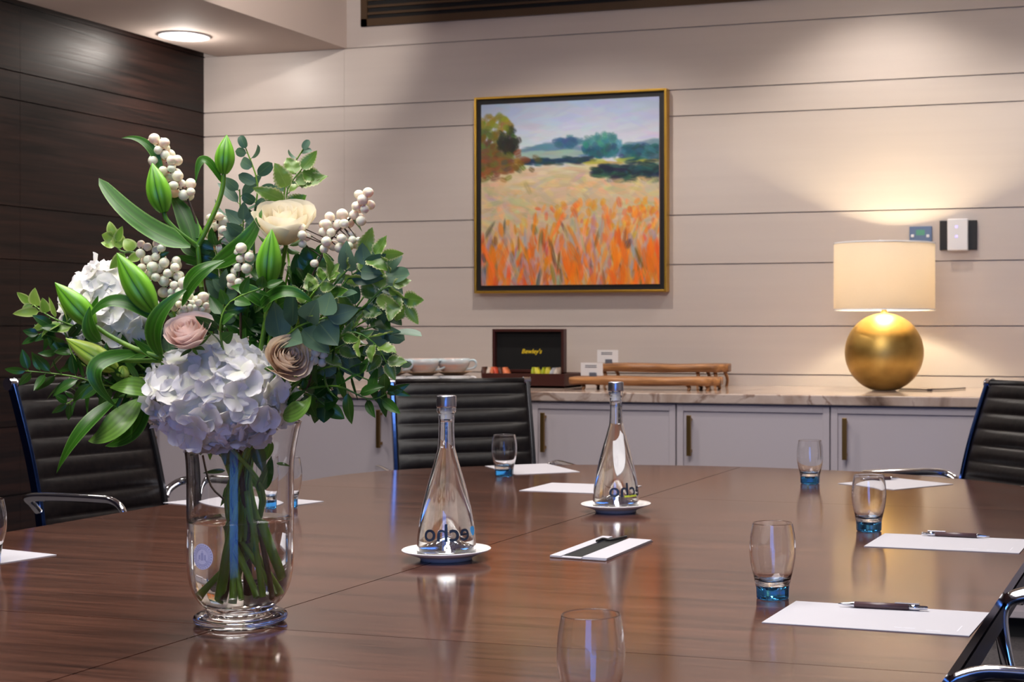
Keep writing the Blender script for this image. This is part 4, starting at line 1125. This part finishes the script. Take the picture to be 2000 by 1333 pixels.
# ---- hydrangeas
def hydrangea(label, cx, cy, d, rx, ry, rd, nfl, pr, amin=-.55):
    t = flower('hydrangea', label, 'flower', 'white hydrangeas'); c = V(cx, cy, d); mb = MB()
    fr = random.Random(nfl)
    for i in range(nfl):
        z = 1 - 2 * (i + .5) / nfl; a = i * 2.39996; s_ = math.sqrt(1 - z * z)
        x, y = s_ * math.cos(a), s_ * math.sin(a)          # x right, y depth, z up
        if y > .55: continue
        j = 1 + fr.uniform(-.1, .07)
        p = c + RT * (x * rx * VS * j) + FW * (y * rd * VS * j) + UP * (z * ry * VS * j)
        nm = (RT * (x / rx) + FW * (y / rd) + UP * (z / ry)).normalized() + Vector((fr.gauss(0, .22), fr.gauss(0, .22), fr.gauss(0, .22))); nm.normalize()
        e1 = nm.orthogonal().normalized(); e1 = Matrix.Rotation(fr.uniform(0, 6.28), 3, nm) @ e1
        for q in range(4):
            u = Matrix.Rotation(q * PI / 2 + fr.gauss(0, .1), 3, nm) @ e1; v = nm.cross(u); L = pr * VS * fr.uniform(.85, 1.15); rows = []; uvs = []; cup = fr.uniform(.1, .55); tl = fr.uniform(-.15, .3)
            for a_ in range(7):
                tt = a_ / 6; wv = L * .66 * (math.sin(PI * (.10 + .62 * tt ** 1.1)) ** .8) * (1, 1, 1, 1, .97, .86, .5)[a_]
                row = []
                for b_ in range(7):
                    w = b_ / 3 - 1
                    row.append(p + u * (L * tt * (1 - .12 * w * w)) + v * (w * wv) + nm * (L * (cup * (tt ** 2) * .6 + tl * tt + .16 * w * w * (1 if cup > .3 else -1) * tt) + fr.gauss(0, .018) * L * tt + .05 * L * tt * math.sin(w * 5 + i))); uvs.append((w / 2 + .5, tt))
                rows.append(row)
            mb.grid(rows, False, uvs)
    mb.build('florets', M['hydr'], t, True)
    mb = MB(); n_ = 20
    mb.lathe([(.001, -.9), (.55, -.75), (.85, -.3), (.88, .2), (.6, .7), (.001, .9)], n_); mb.v = [tuple(c + RT * (x * rx * VS * .86) + FW * (y * rd * VS * .8) + UP * (z * ry * VS * .86)) for x, y, z in mb.v]
    mb.build('core', M['coregreen'], t, True)
    mb = MB(); p = c + UP * (-ry * VS * .6) + FW * .01
    mb.tube(to_vase(p), [.0035, .0038, .004, .004], 10, sub=6); mb.build('stem', M['twig'], t, True)
    fix(t); return t


M['coregreen'] = mat('floret_stalks', (.45, .5, .32, 1), .7)
hydrangea('largest white hydrangea head at the front, spilling over the vase rim', 428, 773, -.045, 124, 93, 92, 135, 31)
hydrangea('white hydrangea head at the upper left behind the lily buds', 215, 612, .0, 76, 92, 70, 92, 29)


# ---- roses
def rose(label, cx, cy, d, R, axis, m, group='roses', npet=30, openk=.9):
    t = flower('rose', label, 'flower', group); c = V(cx, cy, d); a1 = Vector(axis).normalized(); s = a1.orthogonal().normalized(); q = a1.cross(s)
    R *= VS; mb = MB(); fr = random.Random(int(cx))
    for i in range(npet):
        f = i / (npet - 1); a = i * 2.39996; ri = R * (.10 + .88 * f ** .8); h = R * (1.12 - .55 * f ** 1.3 * openk); span = (1.35 - .55 * f) ; curl = max(0, f - .3) * .55 * openk; base = -R * .55 + R * .12 * (1 - f)
        rows = []; uvs = []
        jit = fr.gauss(0, .05)
        for vi in range(8):
            v = vi / 7; row = []
            for ui in range(9):
                u = ui / 4 - 1; phi_ = a + u * span * (.5 + .5 * v ** .6)
                lip = 1 - .18 * abs(u) ** 2.5 * v
                rr = ri * (math.sin(min(1, v * 1.15) * PI / 2) ** .62) * (1 + curl * v ** 4 * (1 - .3 * u * u)) * (1 + jit + .012 * i * 0)
                rr *= 1 + .05 * math.sin(u * 4 + i) * v
                zz = base + (h - base) * (v ** .85) * lip - R * curl * .38 * v ** 6
                row.append(c + (s * math.cos(phi_) + q * math.sin(phi_)) * rr + a1 * zz * .9); uvs.append((u / 2 + .5, v))
            rows.append(row)
        mb.grid(rows, False, uvs)
    mb.build('petals', M[m], t, True)
    mb = MB()
    for k in range(5):
        a = k * 2 * PI / 5; o = s * math.cos(a) + q * math.sin(a); leaf(mb, c - a1 * R * .5 + o * R * .12, c - a1 * R * .25 + o * R * .95, R * .16, 'lance', facing=-a1)
    mb.build('sepals', M['stemleaf'], t, True)
    mb = MB(); mb.tube(to_vase(c - a1 * R * .45), [.0026, .003, .0032, .0034], 8, sub=6); mb.build('stem', M['stem'], t, True)
    fix(t)


M['stemleaf'] = leafy('sepal', (.06, .16, .03, 1), (.1, .22, .05, 1))
rose('large cream rose at the top of the bouquet', 557, 456, -.03, 58, -FW * .55 + UP * .83 + RT * .12, 'rosecream', npet=18, openk=.4)
rose('dusty pink rose left of centre above the big hydrangea', 370, 662, -.10, 41, -FW * .68 + UP * .72 - RT * .05, 'rosepink', npet=30, openk=.65)
rose('peach rose to the right of the big hydrangea', 556, 706, -.075, 42, -FW * .7 + UP * .42 + RT * .55, 'rosepeach', npet=26, openk=.6)

# ---- snowberries
bm = bmesh.new(); bmesh.ops.create_icosphere(bm, subdivisions=3, radius=1)
for v in bm.verts:
    if v.co.z > .9: v.co.z -= (v.co.z - .9) * 1.4
bme = bpy.data.meshes.new('berry'); bm.to_mesh(bme); bm.free(); bme.shade_smooth(); bme.materials.append(M['berry']); bme.materials.append(M['berrytip'])
for p in bme.polygons:
    if p.center.z > .91: p.material_index = 1


def berries(label, path, spots, root, nleaf=3):
    t = flower('snowberry_sprig', label, 'berries', 'snowberry sprigs'); mb = MB()
    P = [V(*p) for p in path]; mb.tube(to_bundle(P[0]), [.0018, .002, .0022], 6, sub=5); mb.tube(P, [.0018, .0012], 6)
    SP = smooth(P, 8)
    for (x, y, r, dd) in spots:
        p = V(x, y, dd); o = bpy.data.objects.new('berry', bme); C.objects.link(o); o.parent = t
        o.location = p - Vector(t.location); k = r * VS; o.scale = (k * rnd.uniform(.92, 1.05), k * rnd.uniform(.92, 1.05), k)
        nr = min(SP, key=lambda q: (q - p).length); dv = (p - nr) + rv(.003)
        o.rotation_mode = 'QUATERNION'; o.rotation_quaternion = dv.to_track_quat('Z', 'Y')
        if (p - nr).length > .004: mb.tube([nr, p], .0008, 5, sub=2)
    mb.build('twig', M['twig'], t, True)
    mb = MB()
    for k in range(nleaf):
        q = SP[rnd.randrange(len(SP))]; leaf(mb, q, q + rv(.018) + UP * .01, .006, 'ovate')
    if nleaf: mb.build('leaves', M['ruscus'], t, True)
    for c in t.children:
        if c.name.startswith(('twig', 'leaves')): c.matrix_parent_inverse = Matrix.Translation(-Vector(t.location))


def cluster(pts, n, spread, r, d, seed):
    """berries packed round a polyline in the photo plane"""
    fr = random.Random(seed); out = []
    tries = 0
    while len(out) < n and tries < 4000:
        tries += 1; k = fr.random() * (len(pts) - 1); i = min(int(k), len(pts) - 2); f = k - i
        x = pts[i][0] + (pts[i + 1][0] - pts[i][0]) * f + fr.uniform(-spread, spread); y = pts[i][1] + (pts[i + 1][1] - pts[i][1]) * f + fr.uniform(-spread, spread)
        z = d + fr.uniform(-.012, .012); rr = r * fr.uniform(.8, 1.12)
        if all((x - a) ** 2 + (y - b_) ** 2 + ((z - e) / VS) ** 2 > (rr + c_) ** 2 * .8 for a, b_, c_, e in out): out.append((x, y, rr, z))
    return out


berries('snowberry sprig reaching highest at the upper left', [(395, 520, -.01), (385, 440, -.02), (350, 350, -.02), (312, 268, -.02)], cluster([(313, 286), (310, 302), (335, 325), (330, 345), (362, 372)], 34, 16, 10, -.02, 1), None)
berries('snowberry sprig with clusters between the left hydrangea and the long lily leaf', [(400, 620, -.03), (370, 580, -.05), (320, 530, -.06), (275, 490, -.06)], cluster([(293, 492), (300, 520), (330, 525), (335, 555), (355, 580), (385, 605)], 56, 21, 10, -.06, 2), None)
berries('snowberry cluster behind the tall lily bud stem, top centre', [(440, 560, 0), (425, 490, 0), (425, 425, 0)], cluster([(427, 432), (412, 465), (430, 485)], 15, 15, 9.5, 0, 3), None)
berries('snowberry cluster at the heart of the bouquet left of the upright bud', [(470, 600, -.03), (465, 550, -.05), (478, 490, -.05)], cluster([(475, 492), (480, 515), (455, 525), (465, 548)], 16, 12, 9.5, -.05, 4), None)
berries('snowberry sprig reaching out to the upper right past the cream rose', [(560, 640, -.02), (600, 560, -.04), (645, 470, -.04), (690, 420, -.04), (718, 382, -.04)], cluster([(718, 382), (700, 405), (690, 425), (660, 430), (640, 445)], 22, 13, 10.5, -.04, 5) + cluster([(640, 485), (670, 475), (690, 465)], 10, 11, 10, -.045, 6) + cluster([(595, 450), (600, 470)], 5, 10, 9, -.05, 7) + [(614, 515, 8, -.05), (700, 468, 5, -.05)], None)
berries('small snowberry cluster on the right of the peach rose', [(600, 760, -.03), (612, 720, -.05), (620, 680, -.04)], cluster([(598, 690), (612, 700), (628, 702)], 9, 12, 9.5, -.06, 8), None, 1)
berries('loose small berries just above the dusty pink rose', [(440, 660, -.04), (410, 620, -.06), (370, 590, -.07)], cluster([(350, 590), (380, 600), (400, 608)], 9, 10, 7, -.08, 9), None, 0)


# ---- leafy sprigs
def sprig(name, label, cat, path, kind, nleaf, Lpx, wpx, m, stemm='stem', start=.25, group=None, serr=0, dj=.02, r=.0014, tip=True, shape=None, spread=1.0, seed=None, tovase=True):
    t = flower(name, label, cat, group); P = [V(*p) for p in path]; SP = smooth(P, 10); mb = MB(); fr = random.Random(seed if seed is not None else len(label) + nleaf)
    if tovase: mb.tube(to_bundle(P[0]), [.0016, .0018, .002], 6, sub=5)
    mb.tube(P, [r * 1.2, r * .6], 6)
    ml = MB(); N = len(SP) - 1
    for i in range(nleaf):
        f = start + (1 - start) * (i + .5) / nleaf; k = min(int(f * N), N - 1); p = SP[k]; tg = (SP[min(k + 2, N)] - SP[max(k - 2, 0)]).normalized()
        side = (1 if i % 2 else -1); sv = tg.cross(-FW).normalized() * side
        dr = (tg * fr.uniform(.25, .9) + sv * fr.uniform(.6, 1) * spread + FW * fr.uniform(-.6, .4) + UP * fr.uniform(-.15, .15)).normalized()
        L = Lpx * VS * fr.uniform(.7, 1.15) * (1 - .3 * max(0, f - .8) / .2); wd = wpx * VS * fr.uniform(.8, 1.15)
        pet = dr * L * .12; fc = -FW * fr.uniform(.5, 1) + Vector((fr.gauss(0, .45), fr.gauss(0, .45), fr.gauss(.25, .45)))
        mb.tube([p, p + pet], r * .5, 5, sub=1)
        leaf(ml, p + pet * .9, p + pet + dr * L, wd, shape or kind, None, fc, serr=serr, ruffle=.12 if serr else 0, n=8)
    if tip: leaf(ml, SP[-1], SP[-1] + (SP[-1] - SP[-4]).normalized() * Lpx * VS * .8, wpx * VS * .8, shape or kind, None, -FW + rv(.3), serr=serr)
    mb.build(stemm if False else 'stem', M[stemm], t, True); ml.build('leaves', M[m], t, True); fix(t); return t


G1 = 'eucalyptus sprigs'; G2 = 'variegated leafy sprigs'; G3 = 'dark green leaf sprigs'
sprig('eucalyptus_sprig', 'eucalyptus sprig with round grey-green leaves rising beside the tall lily bud', 'foliage', [(500, 560, 0), (495, 440, .0), (503, 360, .0), (480, 290, 0)], 'round', 9, 34, 11, 'euca', group=G1, start=.35)
sprig('eucalyptus_sprig', 'eucalyptus sprig with long grey leaves behind the snowberries, upper left of centre', 'foliage', [(470, 520, .01), (470, 440, .01), (468, 370, .01)], 'lance', 5, 62, 14, 'euca', group=G1, start=.5, tip=False, seed=5)
sprig('eucalyptus_sprig', 'thin eucalyptus sprig at the very top behind the cream rose', 'foliage', [(565, 520, .03), (555, 420, .03), (560, 350, .03), (592, 292, .03)], 'round', 6, 28, 9, 'euca', group=G1, start=.5)
sprig('eucalyptus_sprig', 'eucalyptus sprig with large blue-green leaves on the far right', 'foliage', [(620, 680, -.03), (680, 620, -.03), (725, 560, -.03), (750, 530, -.03)], 'round', 9, 62, 20, 'euca', group=G1, start=.25, seed=21)
sprig('eucalyptus_sprig', 'eucalyptus sprig with large leaves hanging at the right edge of the bouquet', 'foliage', [(640, 700, -.02), (700, 650, -.02), (750, 640, -.02), (765, 690, -.02)], 'round', 9, 56, 18, 'euca', group=G1, start=.25, seed=22)
sprig('eucalyptus_sprig', 'eucalyptus sprig with broad blue-green leaves right of the upright bud', 'foliage', [(540, 680, -.05), (580, 640, -.08), (640, 620, -.08)], 'ovate', 7, 75, 25, 'euca', group=G1, start=.1, seed=23)
sprig('willow_leaf_sprig', 'sprig of narrow green leaves pointing right over the middle chair', 'foliage', [(590, 740, -.03), (650, 715, -.06), (700, 735, -.06), (752, 755, -.06)], 'lance', 10, 66, 11, 'ruscus', group=G3, start=.1, seed=31)
sprig('willow_leaf_sprig', 'sprig of narrow green leaves drooping at the lower right', 'foliage', [(600, 760, -.03), (660, 755, -.06), (720, 780, -.06), (756, 770, -.06)], 'lance', 9, 60, 11, 'ruscus', group=G3, start=.1, seed=32)
sprig('willow_leaf_sprig', 'sprig of dark leaves hanging under the peach rose beside the vase rim', 'foliage', [(570, 760, .0), (610, 775, -.02), (640, 795, -.02)], 'ovate', 6, 50, 18, 'ruscus', group=G3, start=.2, seed=33)
sprig('willow_leaf_sprig', 'sprig of narrow leaves reaching furthest left over the left chair top', 'foliage', [(300, 745, -.04), (220, 755, -.07), (140, 735, -.07), (50, 725, -.07)], 'lance', 22, 50, 9.5, 'ruscus', group=G3, start=.1, seed=34)
sprig('willow_leaf_sprig', 'sprig of narrow leaves at mid left above the left chair', 'foliage', [(290, 740, -.03), (220, 730, -.05), (150, 705, -.05), (120, 640, -.05), (75, 655, -.05)], 'lance', 22, 46, 9.5, 'ruscus', group=G3, start=.15, seed=35)
sprig('willow_leaf_sprig', 'sprig of small leaves hanging between the left lily buds and chair', 'foliage', [(280, 760, -.02), (230, 735, -.03), (180, 760, -.03), (130, 790, -.03)], 'lance', 18, 42, 8.5, 'ruscus', group=G3, start=.2, seed=36)
sprig('willow_leaf_sprig', 'sprig of bright oval leaves in the centre left of the bud', 'foliage', [(440, 700, -.06), (430, 640, -.10), (450, 590, -.10), (520, 560, -.10)], 'ovate', 11, 44, 11, 'ruscus', group=G3, start=.1, seed=37)
sprig('variegated_sprig', 'variegated cream-edged sprig standing above the cream rose', 'foliage', [(560, 480, -.0), (560, 420, .0), (562, 370, .0), (590, 330, 0)], 'ovate', 8, 58, 18, 'varieg', group=G2, start=.3, serr=.09, seed=41)
sprig('variegated_sprig', 'variegated cream-edged sprig on the right below the berries', 'foliage', [(600, 640, -.04), (650, 560, -.06), (700, 510, -.06), (745, 500, -.06)], 'ovate', 10, 54, 16, 'varieg', group=G2, start=.15, serr=.09, seed=42)
sprig('variegated_sprig', 'variegated cream-edged sprig furthest right with leaves turning down', 'foliage', [(640, 660, -.03), (710, 600, -.05), (760, 560, -.05), (795, 600, -.05)], 'ovate', 10, 50, 15, 'varieg', group=G2, start=.2, serr=.09, seed=43)
sprig('variegated_sprig', 'variegated cream-edged sprig at the lower right edge', 'foliage', [(620, 700, -.05), (680, 650, -.07), (730, 670, -.07), (755, 710, -.07)], 'ovate', 9, 46, 14, 'varieg', group=G2, start=.15, serr=.09, seed=44)
sprig('variegated_sprig', 'lime green sprig at the upper left beside the hydrangea', 'foliage', [(320, 560, -.02), (280, 500, -.03), (235, 490, -.03), (222, 462, -.03)], 'ovate', 7, 38, 12, 'limeleaf', group=G2, start=.35, seed=45)
sprig('variegated_sprig', 'pale lime sprig furthest left beside the left lily bud', 'foliage', [(230, 680, -.02), (150, 640, -.05), (100, 620, -.05), (60, 592, -.05)], 'ovate', 9, 42, 12, 'limeleaf', group=G2, start=.35, seed=46)
sprig('variegated_sprig', 'variegated sprig in the middle between the bud and the berries', 'foliage', [(570, 660, -.04), (600, 590, -.07), (640, 540, -.07)], 'ovate', 10, 42, 13, 'varieg', group=G2, start=.05, serr=.09, seed=47)
sprig('variegated_sprig', 'variegated sprig right of the peach rose', 'foliage', [(590, 730, -.04), (640, 690, -.06), (700, 660, -.06)], 'ovate', 9, 40, 12, 'varieg', group=G2, start=.1, serr=.09, seed=48)
FL = [((430, 700), (440, 560), 'dark leaves behind the centre snowberries'), ((470, 700), (520, 520), 'dark leaves behind the upright lily bud'), ((520, 700), (600, 540), 'dark leaves behind the cream rose stem'),
      ((540, 700), (660, 590), 'dark leaves deep in the right half of the bouquet'), ((560, 730), (700, 690), 'dark leaves deep at the lower right'), ((400, 690), (350, 560), 'dark leaves behind the pink rose'),
      ((360, 720), (270, 640), 'dark leaves between the two hydrangeas'), ((340, 740), (250, 730), 'dark leaves below the left hydrangea'), ((450, 640), (420, 480), 'dark leaves at the base of the tall lily'),
      ((560, 760), (650, 760), 'dark leaves at the right above the vase rim'), ((480, 640), (540, 600), 'dark leaves in the very middle'), ((500, 660), (620, 500), 'dark leaves under the right-hand berries'), ((470, 600), (475, 430), 'dark leaves left of the cream rose')]
sprig('eucalyptus_sprig', 'eucalyptus sprig with grey-green oval leaves under the right-hand berries', 'foliage', [(590, 680, -.02), (640, 600, -.06), (680, 545, -.06), (715, 520, -.06)], 'ovate', 9, 56, 17, 'euca', group=G1, start=.15, seed=71)
sprig('eucalyptus_sprig', 'dark eucalyptus sprig low on the right above the narrow leaves', 'foliage', [(590, 720, -.02), (660, 690, -.04), (735, 700, -.04)], 'round', 9, 50, 17, 'euca', group=G1, start=.15, seed=72)
sprig('ruscus_sprig', 'sprig of dark oval leaves at the right under the large eucalyptus leaves', 'foliage', [(600, 700, .0), (690, 640, -.02), (770, 600, -.02)], 'ovate', 16, 50, 14, 'ruscus', group=G3, start=.15, seed=73)
sprig('ruscus_sprig', 'sprig of dark leaves behind the yellow-green bud on the left', 'foliage', [(320, 700, .0), (230, 690, -.03), (110, 690, -.03)], 'lance', 20, 46, 10, 'ruscus', group=G3, start=.1, seed=74)
for i, (a, b_, l) in enumerate(FL):
    mid = ((a[0] + b_[0]) / 2, (a[1] + b_[1]) / 2, .0)
    sprig('ruscus_sprig', 'sprig of ' + l, 'foliage', [(a[0], a[1], .0), mid, (b_[0], b_[1], -.015)], 'ovate', 20, 46, 14, 'ruscus' if i % 3 else 'euca', group=G3, start=.0, seed=60 + i, spread=1.2)
# leaves and thick stems inside the vase
t = flower('ruscus_sprig', 'leafy sprig inside the glass vase above the waterline', 'foliage', G3); mb = MB()
for (a, b_, w_) in [((455, 900, 0), (420, 870, .02), 9), ((520, 930, .01), (515, 905, .01), 12), ((505, 960, 0), (530, 890, 0), 14), ((440, 920, .02), (395, 925, .02), 5), ((540, 905, .02), (570, 912, .03), 4), ((450, 870, -.02), (440, 910, -.02), 14), ((500, 870, -.01), (515, 925, -.01), 14), ((530, 860, 0), (520, 900, .01), 12), ((420, 860, .01), (410, 900, .01), 9), ((480, 880, .0), (470, 935, 0), 13), ((400, 850, .01), (390, 890, .02), 9), ((445, 950, .01), (430, 990, .01), 8)]:
    leaf(mb, V(*a), V(*b_), w_ * VS, 'ovate')
mb.build('leaves', M['ruscus'], t, True); mb = MB(); mb.tube([V(470, 870, 0), V(490, 960, 0), V(505, 1080, .01), V(520, 1160, .0)], .003, 8); mb.tube([V(395, 890, .02), V(412, 950, .01), V(450, 990, 0), V(470, 1050, 0)], .0015, 6); mb.build('stem', M['twig'], t, True); fix(t)
t = flower('lily_stem', 'thick bright green stem leaning right under water in the vase', 'flower stem', 'green lily stems in bud'); mb = MB()
mb.tube([V(478, 880, 0), V(492, 980, 0), V(520, 1070, -.01), V(545, 1130, -.01)], [.004, .005, .006, .007], 10); mb.tube([V(482, 960, -.02), V(495, 1060, -.03), V(508, 1160, -.02)], .004, 10); mb.tube([V(465, 980, -.02), V(448, 1080, -.03), V(438, 1160, -.015)], [.004, .006, .006], 10)
mb.build('stem', M['stem'], t, True); fix(t)
